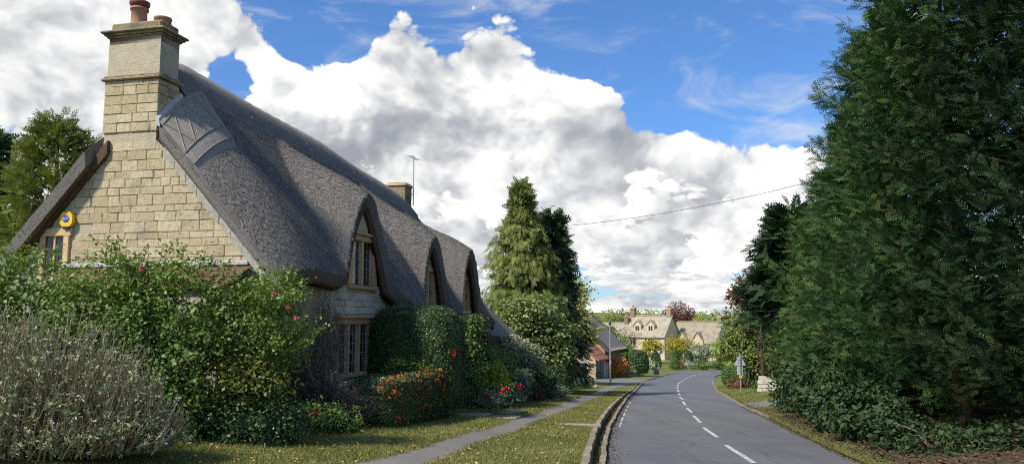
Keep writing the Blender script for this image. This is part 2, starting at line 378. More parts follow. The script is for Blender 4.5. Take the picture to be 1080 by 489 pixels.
# ------------------------------------------------------------------ terrain
YL = [-60, 0, 16.43, 23.2, 34.1, 48, 61.7, 77.3, 90, 109, 130, 400]; XL = [-6, -.15, 1.92, 2.79, 4.58, 7.0, 9.64, 13.0, 16.9, 24, 33, 160]
YR = [-60, 0, 16.4, 23.2, 29.5, 35.6, 41.5, 60.3, 72, 80, 92, 109, 130, 400]; XR = [-1, 4.9, 7.03, 8.19, 9.46, 10.44, 11.56, 15.36, 18, 20.1, 24, 29.5, 38, 166]
def sm(a, b, x):
    t = np.clip((np.asarray(x, float) - a) / (b - a), 0, 1); return t * t * (3 - 2 * t)
def interp_s(y, ys, xs):
    w = 3.0
    return sum(np.interp(np.asarray(y, float) + k * w, ys, xs) for k in (-1, -.5, 0, .5, 1)) / 5
def xl(y): return interp_s(y, YL, XL)
def xr(y): return interp_s(y, YR, XR)
def prof(y):
    y = np.asarray(y, float)
    return -(2.0 + .054 * np.clip(y, -80, 60) + .034 * np.clip(y - 60, 0, 60))
def G(x, y):
    x = np.asarray(x, float); y = np.asarray(y, float)
    b = prof(y); l = xl(y); r = xr(y); fade = 1 - sm(30, 62, y)
    d = l - x; e = x - r
    left = (.06 + .17 * fade) * sm(.28, .34, d) + (.052 * fade + .012) * np.clip(d - .5, 0, 9) + .05 * sm(0, .1, d)
    right = .06 * sm(0, .25, e) + (.03 + .07 * fade) * np.clip(e - .4, 0, 6)
    und = (.035 * np.sin(x * 1.1 + y * .35) * np.sin(y * .6 - x * .4)) * sm(1.2, 3, np.maximum(d, e))
    far = sm(300, 1500, y) * (13 + 5 * np.sin(x * .004 + 1.2) + 3 * np.sin(x * .011)) + sm(200, 320, y) * 1.0
    return b + np.where(d > 0, left, np.where(e > 0, right, -.05)) + und + far
def g1(x, y): return float(G(x, y))

def build_ground():
    ys = np.concatenate([np.arange(-60, 8, 4), np.arange(8, 50, .4), np.arange(50, 130, 1.5), np.arange(130, 400, 12), np.arange(400, 3001, 100)])
    dl = np.concatenate([[1500, 600, 300, 150, 80, 50, 35, 25, 18], np.arange(14, 1.0, -.5), [.8, .6, .5, .42, .36, .34, .32, .30, .28, .26, .1, .0]])
    mid = np.linspace(.02, .98, 5); er = np.concatenate([[0, .1, .25, .4], np.arange(.8, 8, .6), [9, 12, 16, 25, 40, 70, 120, 250, 600, 1500]])
    cols = []
    l = xl(ys); r = xr(ys)
    for d in dl: cols.append(l - d)
    for q in mid: cols.append(l + (r - l) * q)
    for e in er: cols.append(r + e)
    X = np.stack(cols, 1); Y = np.repeat(ys[:, None], X.shape[1], 1); Z = G(X, Y)
    n, k = X.shape
    V = np.stack([X, Y, Z], -1).reshape(-1, 3)
    i = np.arange(n - 1)[:, None] * k + np.arange(k - 1)[None]; i = i.ravel()
    F = np.stack([i, i + 1, i + k + 1, i + k], 1)
    o = mesh_np('ground', V, F, 'ground', smooth=True); o['kind'] = 'structure'
    return o
build_ground()
def strip(name, L, R, dz, m, n=4, parent=None, follow=True, kind='structure', zfun=None):
    L = np.asarray(L, float); R = np.asarray(R, float)
    f = zfun or (lambda x, y: G(x, y)); V = []
    for q in np.linspace(0, 1, n + 1):
        p = L + (R - L) * q; V.append(np.c_[p, f(p[:, 0], p[:, 1]) + dz])
    V = np.stack(V, 1); a, k = V.shape[:2]
    i = (np.arange(a - 1)[:, None] * k + np.arange(k - 1)[None]).ravel()
    o = mesh_np(name, V.reshape(-1, 3), np.stack([i, i + 1, i + k + 1, i + k], 1), m, parent, smooth=True)
    if kind: o['kind'] = kind
    return o
def dense(pts, step):
    pts = np.asarray(pts, float); s = np.r_[0, np.cumsum(np.linalg.norm(np.diff(pts, axis=0), axis=1))]
    q = np.linspace(0, s[-1], max(2, int(s[-1] / step)))
    out = np.stack([np.interp(q, s, pts[:, i]) for i in range(2)], 1)
    for _ in range(6): out[1:-1] = out[1:-1] * .5 + (out[:-2] + out[2:]) * .25
    return out
# the road: edges by distance, then the bend away to the right
ysr = np.concatenate([np.arange(-40, 50, .8), np.arange(50, 86, 1.5)])
RL = np.c_[xl(ysr), ysr]; RR = np.c_[xr(ysr), ysr]
bendL = dense([RL[-1], (17.2, 91), (21, 101), (26, 110), (33, 117.5), (46, 124), (70, 131), (120, 142)], 1.5)
bendR = dense([RR[-1], (22.3, 89), (25.3, 97), (30, 104.5), (37, 111), (49, 117.5), (72, 124.5), (121, 135.5)], 1.5)
nb = 90; f_ = lambda a: np.stack([np.interp(np.linspace(0, 1, nb), np.linspace(0, 1, len(a)), a[:, i]) for i in range(2)], 1)
RL = np.r_[RL, f_(bendL)[1:]]; RR = np.r_[RR, f_(bendR)[1:]]
def roadz(x, y): return prof(y) + .03 * sm(84, 95, y) + .0 * x
ROAD = strip('road', RL, RR, .0, 'asphalt', 6, zfun=roadz)
# centre line: dashes of about 3.6 m with gaps of about 2.1 m, then a denser run round the bend
def mid(y, off=0.0):
    c = .565 * xr(y) + .435 * xl(y); return c
def dash(pts, w, name='road_marking'):
    pts = dense(pts, .5) if len(pts) > 1 else pts
    t = np.gradient(pts, axis=0); t /= np.linalg.norm(t, axis=1)[:, None]; nrm = np.c_[t[:, 1], -t[:, 0]]
    strip(name, pts - nrm * w / 2, pts + nrm * w / 2, .005, 'road_paint', 1, ROAD, kind=None, zfun=roadz)
CL = [(4.97, 16.58), (5.35, 20.2), (5.69, 22.3), (6.12, 25.74), (6.55, 27.92), (7.15, 31.66), (7.54, 33.7), (8.1, 37.1), (8.57, 39.6), (9.23, 43.3),
      (9.78, 45.9), (10.34, 49.4), (10.95, 52.2), (11.6, 55.8), (12.18, 58.4), (12.85, 62.2)]
for i in range(0, len(CL), 2): dash([CL[i], CL[i + 1]], .12)
y = 64.4
CM = dense([(13.3, 64.4), (15.2, 73), (18.2, 84), (21, 93), (24.6, 101.5), (30, 109.5), (40, 116.5), (60, 124)], .25)
k = 0
while k + 11 < len(CM) and k < 160: dash(CM[k:k + 11:5], .13); k += 17
dash([(4.53, 11.0), (4.75, 14.4)], .12)
# faded give-way marks across the far lane and the edge line beside the gutter
for i in range(5): dash([(13.3 + i * .85, 56.2 - i * .25), (13.3 + i * .85 + .45, 56.05 - i * .25)], .22)
for yy in (26, 28.6, 31.5, 34.2, 37.5, 41): dash([(xl(yy) + .22, yy), (xl(yy + 2.1) + .22, yy + 2.1)], .075)
for (x, y, w) in ((4.3, 26.6, 1.5), (3.4, 27.2, .5), (8.6, 22.4, .5)):
    strip('patch', [(x, y), (x + w, y - .25)], [(x, y - .32), (x + w, y - .5)], .004, 'pale_asphalt', 1, ROAD, kind=None, zfun=roadz)

# path of worn tarmac
PL = dense([(-4.6, 4), (-2.37, 12.06), (-1.56, 15.41), (-.54, 19.76), (-.03, 22.45), (.92, 26.8), (2.43, 35.1), (7.04, 62.2), (9.0, 68.8)], .7)
PR = dense([(-3.5, 4), (-1.36, 12.4), (-.85, 15.3), (.05, 19.2), (.95, 23.95), (1.75, 27.6), (3.3, 35.1), (8.0, 62.2), (10.2, 68.8)], .7)
n_ = 110; rs = lambda a: np.stack([np.interp(np.linspace(0, 1, n_), np.linspace(0, 1, len(a)), a[:, i]) for i in range(2)], 1)
PLr, PRr = rs(PL), rs(PR)
jl = RNG.normal(0, .035, n_); jr = RNG.normal(0, .035, n_); PLr[:, 0] += jl; PRr[:, 0] += jr
strip('footpath', PLr, PRr, .014, 'path_asphalt', 5)
strip('lane', dense([(11.6, 69.5), (9.4, 69.2), (7.6, 72), (-4, 84)], 1.0)[:14], dense([(14.2, 80.5), (12.6, 79.5), (10.6, 81), (-1, 92)], 1.0)[:14], .02, 'pale_asphalt', 4)
# gravelly forecourt beyond the bend
strip('gravel_verge', dense([(14.5, 84), (18.6, 96), (24, 110), (34, 121)], 1.2)[:26], dense([(16.4, 88.5), (19.5, 98), (25.3, 110.2), (33, 118)], 1.2)[:26], .03, 'pale_asphalt', 2)
# driveway crossing on the right verge
strip('drive_apron', [(10.6, 36.3), (11.7, 36.0), (13.5, 35.6)], [(11.9, 43.2), (13, 42.6), (14.5, 41.6)], .02, 'pale_asphalt', 3)
strip('soil', np.c_[xr(np.arange(8, 36, 1.)) + .05, np.arange(8, 36, 1.)], np.c_[xr(np.arange(8, 36, 1.)) + 9, np.arange(8, 36, 1.)], .012, 'soil', 6)

# kerbs: two rows of worn stone beside the left edge, a single low row on the right
def kerb_stone_mesh():
    m = MB(); m.box(-.5, .5, -.5, .5, -.5, .5, .06); me = bpy.data.meshes.new('kerb_stone'); me.from_pydata(m.v, [], m.f); me.materials.append(MATS['kerb_stone']); return me
KM = kerb_stone_mesh()
def kerb(name, xf, y0, y1, w, topf, hgt, lenf, dx):
    root = bpy.data.objects.new(name, None); link(root); root['kind'] = 'structure'; root.location = (float(xf(y0)) + dx, y0, float(topf(y0)))
    bpy.context.view_layer.update()
    y = y0
    while y < y1:
        L = lenf(y) * random.uniform(.85, 1.15); yc = y + L / 2
        o = bpy.data.objects.new('kerb_stone', KM); link(o, root)
        sl = float(xf(yc + .5) - xf(yc - .5)); szl = float(prof(yc + .5) - prof(yc - .5))
        o.location = Vector((float(xf(yc)) + dx + random.uniform(-.012, .012), yc, float(topf(yc)) - hgt / 2 + random.uniform(-.012, .012))) - root.location
        o.rotation_euler = (math.atan(szl), random.uniform(-.03, .03), -math.atan(sl) + random.uniform(-.01, .01)); o.scale = (w * random.uniform(.93, 1.07), L * 1.02 * math.hypot(1, sl), hgt)
        y += L + .012
kerb('left_kerb', xl, 13, 62, .15, lambda y: prof(y) + .07 + .18 * (1 - sm(30, 62, y)) + .045, .5, lambda y: .85 if y < 36 else 1.4, -.365)
kerb('gutter_kerb', xl, 13, 84, .13, lambda y: prof(y) + .10, .4, lambda y: .85 if y < 36 else 1.5, -.08)
kerb('right_kerb', xr, 30, 86, .14, lambda y: prof(y) + .085, .4, lambda y: 1.0 if y < 50 else 1.6, .07)

# ------------------------------------------------------------------ thatched cottage (local x = out towards the road, y = along the house)
ZB = -2.6                      # local zero of the cottage, eye level is 0
COT = empty('thatched_cottage', (-5.40, 17.05, ZB), math.radians(-13))
tag(COT, 'long stone cottage with steep grey thatched roof and arched eyebrow dormers', 'cottage')
CW = 6.7; RV = -CW / 2
O = (0, 0, ZB)
def smax(a, b, k): return .5 * (a + b + np.sqrt((a - b) ** 2 + k * k))
def smin(a, b, k): return .5 * (a + b - np.sqrt((a - b) ** 2 + k * k))
DEXP = {5.08: 1.6, 10.7: 1.9, 15.1: 1.9}
DORM = [(5.08, 3.92, 1.74, .26), (10.7, 3.22, 1.62, .36), (15.1, 3.15, 1.58, .40)]     # centre, apex of the thatch, half width, lip
def zridge(t): return np.interp(t, [-1, 0, 5, 9, 12, 14, 18, 20], [6.45, 6.40, 6.14, 6.02, 5.72, 5.60, 5.32, 5.2])
def lipv(t):
    v = np.full_like(t, .44); v += .26 * np.exp(-((t - 8.0) / 1.2) ** 2) + .12 * np.exp(-((t - 13.2) / .9) ** 2)
    for tc, za, hw, lp in DORM:
        e = np.exp(-((t - tc) / (hw * .9)) ** 4); v = v * (1 - e) + lp * e
    return v
def roof_z(v, t, inner=False):
    a = v - RV
    z = zridge(t) + .16 - 1.335 * np.sqrt(a * a + .12 ** 2)
    hip = 5.5 - 2.9 * (t - 17.0); z = smin(z, hip, .5)
    fr = np.clip(1 - (t + .10) / 1.7, 0, 1) ** 1.5
    z = z - fr * (z - (1.36 + 1.10 * (CW / 2 - np.abs(a))))
    z = z - .26 * np.clip((np.abs(a) - 2.6) / 1.2, 0, 1.2) ** 2 * (1 - fr)
    z = z + .05 * np.sin(t * .9) * np.sin(v * 1.1 + .5)
    th = .36
    z0 = z
    if inner: z = z - th
    for tc, za, hw, lp in DORM:
        x = np.abs(t - tc)
        if inner: x = x + .22
        back = np.clip(lp - v, 0, None); zl = zridge(tc) + .16 - 1.335 * (lp - RV)
        f = np.clip(1 - back / 3.1, 0, 1) ** 1.25
        dz = z0 + (za - zl) * f - (th - .04 if inner else 0) - 2.75 * (np.sqrt((x / (hw * (1 + .22 * back))) ** 2 + .035) ** DEXP[tc]) * (1 - .12 * back)
        z = np.where(a > .2, smax(z, dz, .26 * (f + .05) if not inner else .06), z)
    return z
def build_thatch():
    ts = np.unique(np.r_[np.linspace(-.34, .6, 14), np.linspace(.6, 18.6, 230), np.linspace(18.6, 18.75, 3)])
    nv = 66; q = np.linspace(0, 1, nv)
    T = np.repeat(ts[:, None], nv, 1)
    vf = RV + (lipv(ts) - RV)[:, None] * q[None]                       # front slope
    vb = RV - (CW / 2 + .55) * np.linspace(0, 1, 30)[None] + 0 * ts[:, None]
    Tb = np.repeat(ts[:, None], 30, 1)
    V_ = np.concatenate([vb[:, :0:-1], vf], 1); T_ = np.concatenate([Tb[:, :0:-1], T], 1)
    a_ = np.abs(V_ - RV); tmin = np.where((V_ > -4.33) & (V_ < -2.72), .30, np.where(V_ > RV, -.07, -.34))
    T_ = np.maximum(T_, tmin)
    top = roof_z(V_, T_); bot = roof_z(V_, T_, True)
    rough = .016 * (np.sin(T_ * 9.1 + V_ * 3.7) * np.sin(V_ * 7.3 - T_ * 2.1)) + RNG.normal(0, .006, top.shape)
    top = top + rough
    bot = np.minimum(bot, top - .12)
    fr = np.clip(1 - (T_ + .22) / .35, 0, 1) * (V_ > RV)                # rolled, thin verge on the road side
    bot = bot + (top - .20 - bot) * (np.clip(1 - (T_ + .22) / .5, 0, 1) * (V_ > RV)) * .9
    n, k = top.shape
    # the lip of the eave is rounded and ragged
    dr = RNG.normal(0, .012, n); V_[:, -1] += dr; V_[:, 0] += RNG.normal(0, .02, n)
    A = np.stack([V_, T_, top], -1); B = np.stack([V_, T_, bot], -1)
    B[:, -1, 0] -= .26; B[:, 0, 0] += .10; B[0, :, 1] += .06
    Vv = np.r_[A.reshape(-1, 3), B.reshape(-1, 3)]; Vv[:, 2] -= ZB
    i = (np.arange(n - 1)[:, None] * k + np.arange(k - 1)[None]).ravel(); N = n * k
    Ft = np.stack([i, i + 1, i + k + 1, i + k], 1)[:, ::-1]; Fb = np.stack([i, i + 1, i + k + 1, i + k], 1) + N
    e = [];
    r = np.arange(n - 1)
    for c in (0, k - 1):
        a = r * k + c; f = np.stack([a, a + k, a + k + N, a + N], 1); e.append(f if c else f[:, ::-1])
    c = np.arange(k - 1)
    for rr in (0, n - 1):
        a = rr * k + c; f = np.stack([a, a + 1, a + 1 + N, a + N], 1); e.append(f[:, ::-1] if rr else f)
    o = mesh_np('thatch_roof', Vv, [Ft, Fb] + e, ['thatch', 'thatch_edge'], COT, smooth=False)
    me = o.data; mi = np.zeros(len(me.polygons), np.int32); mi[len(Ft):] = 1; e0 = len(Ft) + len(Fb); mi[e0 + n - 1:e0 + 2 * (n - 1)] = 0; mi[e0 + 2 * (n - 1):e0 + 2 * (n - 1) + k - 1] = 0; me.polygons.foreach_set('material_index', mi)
    sh = np.zeros(len(me.polygons), bool); sh[:len(Ft) + len(Fb)] = True; me.polygons.foreach_set('use_smooth', sh)
    # loose reed ends lying on the slope
    m = 66000; t = RNG.uniform(.0, 18.2, m); lv = lipv(t); v = RV + (lv - RV) * RNG.uniform(.02, 1.0, m)
    kp = ((t > .85) | (v > -2.66)) & (v > RV + .8); t, v = t[kp], v[kp]; m = len(t)
    z = roof_z(v, t); e1 = .02
    zt = (roof_z(v, t + e1) - z) / e1; zv = (roof_z(v + e1, t) - z) / e1
    dn = np.stack([np.ones(m), np.zeros(m), zv], 1); dn /= np.linalg.norm(dn, axis=1)[:, None]
    sd = np.stack([np.zeros(m), np.ones(m), zt], 1); sd /= np.linalg.norm(sd, axis=1)[:, None]
    nr = np.cross(dn, sd); nr *= np.sign(nr[:, 2:3])
    d = dn + sd * RNG.normal(0, .16, (m, 1)) + nr * RNG.normal(.02, .05, (m, 1))
    Lh = RNG.uniform(.025, .06, (m, 1)); wd = RNG.uniform(.004, .008, (m, 1))
    c0 = np.stack([v, t, z - ZB], 1) + nr * RNG.uniform(.005, .02, (m, 1))
    Q = np.stack([c0 - d * Lh - sd * wd, c0 - d * Lh + sd * wd, c0 + d * Lh + sd * wd + nr * .012, c0 + d * Lh - sd * wd + nr * .012], 1)
    s = mesh_np('loose_reed', Q.reshape(-1, 3), np.arange(m * 4).reshape(-1, 4), 'straw', o, rnd=np.repeat(RNG.uniform(0, 1, m), 4)); s['kind'] = 'stuff'
    # ridge cap: a raised band of thatch with a scalloped lower edge
    tr = np.linspace(.85, 17.1, 90); Vs = []; 
    prof_ = [(-.72, -.10), (-.70, .11), (-.3, .12), (0, .12), (.3, .12), (.70, .11), (.72, -.10)]
    for t in tr:
        for (dv, h) in prof_:
            vv = RV + dv * (1 + .06 * math.sin(t * 7)); zz = float(roof_z(np.array([vv]), np.array([t]))[0]) + h
            Vs.append((vv, t, zz - ZB + .01 * math.sin(t * 23 + dv * 9)))
    kk = len(prof_); nn = len(tr); i = (np.arange(nn - 1)[:, None] * kk + np.arange(kk - 1)[None]).ravel()
    mesh_np('ridge_cap', Vs, np.stack([i, i + kk, i + kk + 1, i + 1], 1), 'thatch', o, smooth=True)
    # saddle of thatch beside the chimney, held by split hazel rods
    vs = np.linspace(RV + .64, RV + 1.72, 8); tt = np.linspace(-.06, 1.45, 12); Vs = []
    for t in tt:
        for v in vs: Vs.append((v, t, float(roof_z(np.array([v]), np.array([t]))[0]) + (.12 if v < vs[-1] else .0) - ZB))
    i = (np.arange(11)[:, None] * 8 + np.arange(7)[None]).ravel()
    sd_ = mesh_np('saddle', Vs, np.stack([i, i + 8, i + 9, i + 1], 1)[:, ::-1], 'thatch_pale', o)
    def rod(p, q, r=.014):
        m = MB(); pts = []
        for s_ in np.linspace(0, 1, 8):
            v = p[0] + (q[0] - p[0]) * s_; t = p[1] + (q[1] - p[1]) * s_
            pts.append((v, t, float(roof_z(np.array([v]), np.array([t]))[0]) + .140 - ZB))
        m.tube(pts, r, 5); m.build('hazel_rod', 'hazel', sd_)
    for v in (RV + 1.34, RV + 1.58, RV + .72): rod((v, -.05), (v, 1.42))
    for k_ in range(4): rod((RV + .74, -.02 + k_ * .35), (RV + 1.32, .3 + k_ * .35), .012); rod((RV + 1.32, -.02 + k_ * .35), (RV + .74, .3 + k_ * .35), .012)
    return o
THATCH = build_thatch()

def lower_thatch():
    ts = np.linspace(17.6, 24.7, 80); nv = 44
    RV2 = -2.4
    def zf(v, t, inner=False):
        a = v - RV2
        z = 2.95 - 1.18 * np.sqrt(a * a + .2 ** 2) - .05 * (t - 17)
        hip = 2.95 - .82 * np.clip(t - 20.2, 0, None) ** 1.08; z = smin(z, hip, .5)
        if inner: z = z - .42
        return z
    def lp(t): return .58 - 1.6 * np.clip((t - 23.2) / 1.5, 0, 1) ** 3
    vf = RV2 + (lp(ts) - RV2)[:, None] * np.linspace(0, 1, nv)[None]
    vb = RV2 - 2.9 * np.linspace(1, 0, 16)[None, :-1] + 0 * ts[:, None]
    V_ = np.concatenate([vb, vf], 1); T_ = np.repeat(ts[:, None], V_.shape[1], 1)
    top = zf(V_, T_) + RNG.normal(0, .01, V_.shape); bot = np.minimum(zf(V_, T_, True), top - .12)
    n, k = top.shape; A = np.stack([V_, T_, top], -1); B = np.stack([V_, T_, bot], -1); B[:, -1, 0] -= .1; B[-1, :, 1] -= .12
    Vv = np.r_[A.reshape(-1, 3), B.reshape(-1, 3)]; Vv[:, 2] -= ZB; N = n * k
    i = (np.arange(n - 1)[:, None] * k + np.arange(k - 1)[None]).ravel()
    Ft = np.stack([i, i + 1, i + k + 1, i + k], 1)[:, ::-1]; Fb = Ft[:, ::-1] + N; e = []; r = np.arange(n - 1)
    for c in (0, k - 1):
        a = r * k + c; f = np.stack([a, a + k, a + k + N, a + N], 1); e.append(f if c else f[:, ::-1])
    c = np.arange(k - 1)
    for rr in (0, n - 1):
        a = rr * k + c; f = np.stack([a, a + 1, a + 1 + N, a + N], 1); e.append(f[:, ::-1] if rr else f)
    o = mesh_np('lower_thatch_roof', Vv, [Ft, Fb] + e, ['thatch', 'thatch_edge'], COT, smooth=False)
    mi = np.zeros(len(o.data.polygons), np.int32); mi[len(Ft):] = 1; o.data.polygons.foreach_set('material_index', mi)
    sh = np.zeros(len(o.data.polygons), bool); sh[:len(Ft)] = True; o.data.polygons.foreach_set('use_smooth', sh)
    return o
lower_thatch()

def wall_holes(t0, t1, z0, z1, holes, v0, v1, name, m, parent):
    """wall in the plane x=v0 (outside) .. v1 (inside), with rectangular openings"""
    ts = sorted({t0, t1, *[h[0] for h in holes], *[h[1] for h in holes]}); zs = sorted({z0, z1, *[h[2] for h in holes], *[h[3] for h in holes]})
    ins = lambda a, b: any(h[0] < a < h[1] and h[2] < b < h[3] for h in holes)
    M = MB()
    for a, b in zip(ts[:-1], ts[1:]):
        for c, d in zip(zs[:-1], zs[1:]):
            if not ins((a + b) / 2, (c + d) / 2):
                M.add([(v0, a, c), (v0, b, c), (v0, b, d), (v0, a, d)], [(0, 1, 2, 3)]); M.add([(v1, a, c), (v1, b, c), (v1, b, d), (v1, a, d)], [(3, 2, 1, 0)])
    for h in holes:
        a, b, c, d = h
        M.add([(v0, a, c), (v1, a, c), (v1, a, d), (v0, a, d)], [(0, 1, 2, 3)]); M.add([(v0, b, c), (v1, b, c), (v1, b, d), (v0, b, d)], [(3, 2, 1, 0)])
        M.add([(v0, a, c), (v1, a, c), (v1, b, c), (v0, b, c)], [(3, 2, 1, 0)]); M.add([(v0, a, d), (v1, a, d), (v1, b, d), (v0, b, d)], [(0, 1, 2, 3)])
    M.add([(v0, t0, z0), (v1, t0, z0), (v1, t0, z1), (v0, t0, z1)], [(0, 1, 2, 3)]); M.add([(v0, t1, z0), (v1, t1, z0), (v1, t1, z1), (v0, t1, z1)], [(3, 2, 1, 0)])
    M.add([(v0, t0, z1), (v1, t0, z1), (v1, t1, z1), (v0, t1, z1)], [(3, 2, 1, 0)])
    return M.build(name, m, parent, off=O)
LW = (3.72, 6.58, -1.40, -.10); UW = (4.44, 6.08, .98, 2.22)
D2W = (10.35, 11.55, .55, 1.72); D3W = (14.85, 16.05, .40, 1.62)
FW = wall_holes(0.0, 18.3, -3.6, 1.0, [LW, (9.6, 12.2, -1.7, -.4), (14.0, 16.6, -2.0, -.7)] + [(UW[0], UW[1], .97, 1.0), (D2W[0], D2W[1], .55, 1.0), (D3W[0], D3W[1], .35, 1.0)], 0, -.45, 'front_wall', 'mortar', COT)
# gablets: the wall carried up under each arch of thatch, above the window head and beside it
for (tc, za, hw, lp), w in zip(DORM, (UW, D2W, D3W)):
    tt = np.linspace(tc - 1.25, tc + 1.25, 41)
    zt = np.maximum(roof_z(np.full_like(tt, -.02), tt, True) + .04, 1.0)
    def zat(q): return float(np.interp(q, tt, zt))
    def piece(a, b, lo):
        q = [t for t in tt if a < t < b]
        pl = [(a, lo)] + [(b, lo)] + [(t, max(zat(t), lo + .01)) for t in [b] + q[::-1] + [a]]
        M = MB(); M.prism(pl, 'x', -.4, -.004); M.build('gablet', 'lime_render', COT, off=O)
    piece(w[0] - .001, w[1] + .001, w[3])
    piece(tc - 1.25, w[0] - .003, 1.0); piece(w[1] + .003, tc + 1.25, 1.0)
# back and far-end walls
M = MB(); M.box(-CW, -CW + .4, .45, 18.3, -3.6, .9); M.box(-CW + .4, -.45, 17.9, 18.3, -3.6, 1.0); M.build('back_wall', 'mortar', COT, off=O)
M = MB(); M.box(-4.6, .06, 18.32, 23.6, -4.6, -.55); M.build('end_wall', 'rubble', COT, off=O)

# gable wall with its stones
VL, VR_ = -CW, 0.0
def gable_top(v): return 1.02 + 1.10 * np.minimum(np.asarray(v) - VL, VR_ - np.asarray(v))
SW = (-5.62, -5.12, .95, 1.95)      # little window under the alarm
M = MB()
poly = [(VL, -3.4), (VR_, -3.4), (VR_, 1.02), (RV, 1.02 + 1.10 * CW / 2), (VL, 1.02)]
M.prism(poly, 'y', 0.02, .45); GW = M.build('gable_wall', 'mortar', COT, off=O)
def course_stones():
    out = []; z = .15; 
    while z < 4.65:
        h = random.choice([.15, .18, .20, .22, .25]) if z < 4.2 else .2
        lo = VL + max(0, (z + h * .5 - 1.02) / 1.10); hi = VR_ - max(0, (z + h * .5 - 1.02) / 1.10)
        v = lo - random.uniform(0, .2)
        while v < hi:
            L = random.uniform(.22, .62); a, b = max(v, lo), min(v + L, hi)
            if hi - b < .12: b = hi
            if b - a > .07: out.append((a, b, z, z + h))
            v = b if b == hi else v + L
            if v >= hi: break
        z += h
    return out
JOINED = MB()
def stone_obj(parent, corners, y0, y1, m, name='stone', axis='y', joined=False):
    """corners: four (u,z) of a face; slightly irregular, chamfered block between depth y0 (outer) and y1"""
    c = [Vector((u + random.uniform(-.008, .008), z + random.uniform(-.008, .008))) for u, z in corners]
    cen = sum(c, Vector((0, 0))) / 4; k = .014
    ins = [p + (cen - p).normalized() * k * 1.4 for p in c]
    tilt = random.uniform(-.006, .006)
    def P(p, d): return (p.x, d, p.y - ZB) if axis == 'y' else (d, p.x, p.y - ZB)
    s = 1 if y1 > y0 else -1
    V = [P(p, y1) for p in c] + [P(p, y0 + s * .008) for p in c] + [P(p, y0 + tilt) for p in ins]
    Fs = [(8, 9, 10, 11)] + [(i, (i + 1) % 4, 4 + (i + 1) % 4, 4 + i) for i in range(4)] + [(4 + i, 4 + (i + 1) % 4, 8 + (i + 1) % 4, 8 + i) for i in range(4)]
    if joined: JOINED.add(V, Fs); return
    me = bpy.data.meshes.new(name); me.from_pydata(V, [], Fs); me.materials.append(MATS[m])
    o = bpy.data.objects.new(name, me); return link(o, parent)
gap = .005
for a, b, z0, z1 in course_stones():
    if a < SW[1] + .16 and b > SW[0] - .16 and z1 > SW[2] - .1 and z0 < SW[3] + .2: continue
    if -4.34 < (a + b) / 2 < -2.74 and z1 > 4.30: continue
    def lim(v, z): return min(max(v, VL + max(0, (z - 1.02) / 1.10)), VR_ - max(0, (z - 1.02) / 1.10))
    cs = [(lim(a, z0) + gap, z0 + gap), (lim(b, z0) - gap, z0 + gap), (lim(b, z1) - gap, z1 - gap), (lim(a, z1) + gap, z1 - gap)]
    if cs[1][0] - cs[0][0] < .05 or cs[2][0] - cs[3][0] < .03: continue
    stone_obj(GW, cs, -random.uniform(.0, .010), .03, 'limestone')
# front-wall stones between and beside the windows
z = -1.75
while z < 1.32:
    h = random.choice([.17, .19, .21]); t = 2.6 + random.uniform(0, .3)
    while t < 8.0:
        L = random.uniform(.28, .55); a, b = t, t + L; t += L
        skip = False
        for w, e in ((LW, .17), (UW, .16)):
            if b > w[0] - e + .05 and a < w[1] + e - .05 and z + h > w[2] - .12 and z < w[3] + .17:
                if a < w[0] - e: b = w[0] - e
                elif b > w[1] + e: a = w[1] + e
                else: skip = True
        if skip or b - a < .08: continue
        if z + h > 1.0 and (b > UW[0] - .1 or a > 3.9): continue
        if z + h > 1.0: continue
        stone_obj(FW, [(a + gap, z + gap), (b - gap, z + gap), (b - gap, z + h - gap), (a + gap, z + h - gap)], random.uniform(.012, .026), -.02, 'pale_limestone', axis='x', joined=not (z > -.2 and 3.2 < a < 7.3))
    z += h

jo = JOINED.build('wall_stonework', 'pale_limestone', FW); jo['kind'] = 'stuff'
def window(w, lights, parent=COT, hood=True, axis='x', face=0.0):
    """stone mullioned window filling the opening w=(t0,t1,z0,z1); local x is outwards"""
    a, b, c, d = w; root = MB()
    e = .11
    root.box(face - .30, face - .24, a, b, c, d); wn = root.build('window', 'dark_void', parent, off=O)
    def bit(n, x0, x1, y0, y1, z0, z1, m='dressed_stone', ch=.015):
        M = MB(); M.box(x0, x1, y0, y1, z0, z1, ch); return M.build(n, m, wn, off=O)
    bit('jamb', face - .22, face + .035, a - .10, a + e, c, d); bit('jamb', face - .22, face + .035, b - e, b + .10, c, d)
    bit('lintel', face - .22, face + .04, a - .13, b + .13, d + .002, d + .16); bit('sill', face - .22, face + .09, a - .15, b + .15, c - .11, c - .002)
    if hood: bit('hood_mould', face + .0, face + .11, a - .2, b + .2, d + .165, d + .24)
    W_ = b - a - 2 * e; mw = .10; lw = (W_ - mw * (lights - 1)) / lights
    for i in range(lights):
        p = a + e + i * (lw + mw)
        M = MB(); M.box(face - .10, face - .09, p, p + lw, c, d); M.build('pane', 'leaded_glass', wn, off=O)
        M = MB()
        M.box(face - .090, face - .07, p, p + .03, c, d); M.box(face - .090, face - .07, p + lw - .03, p + lw, c, d)
        for q in range(1, 3): M.box(face - .089, face - .082, p + lw * q / 3 - .006, p + lw * q / 3 + .006, c, d)
        nh = max(3, int((d - c) / .22))
        for q in range(1, nh): M.box(face - .089, face - .0815, p + .03, p + lw - .03, c + (d - c) * q / nh - .006, c + (d - c) * q / nh + .006)
        M.build('leading', 'lead', wn, off=O)
        if i < lights - 1: bit('mullion', face - .2, face + .02, p + lw, p + lw + mw, c, d)
    return wn
window(LW, 4); window(UW, 2, hood=False); window(D2W, 2, hood=False); window(D3W, 2, hood=False)
window((9.6, 12.2, -1.7, -.4), 4); window((14.0, 16.6, -2.0, -.7), 4)
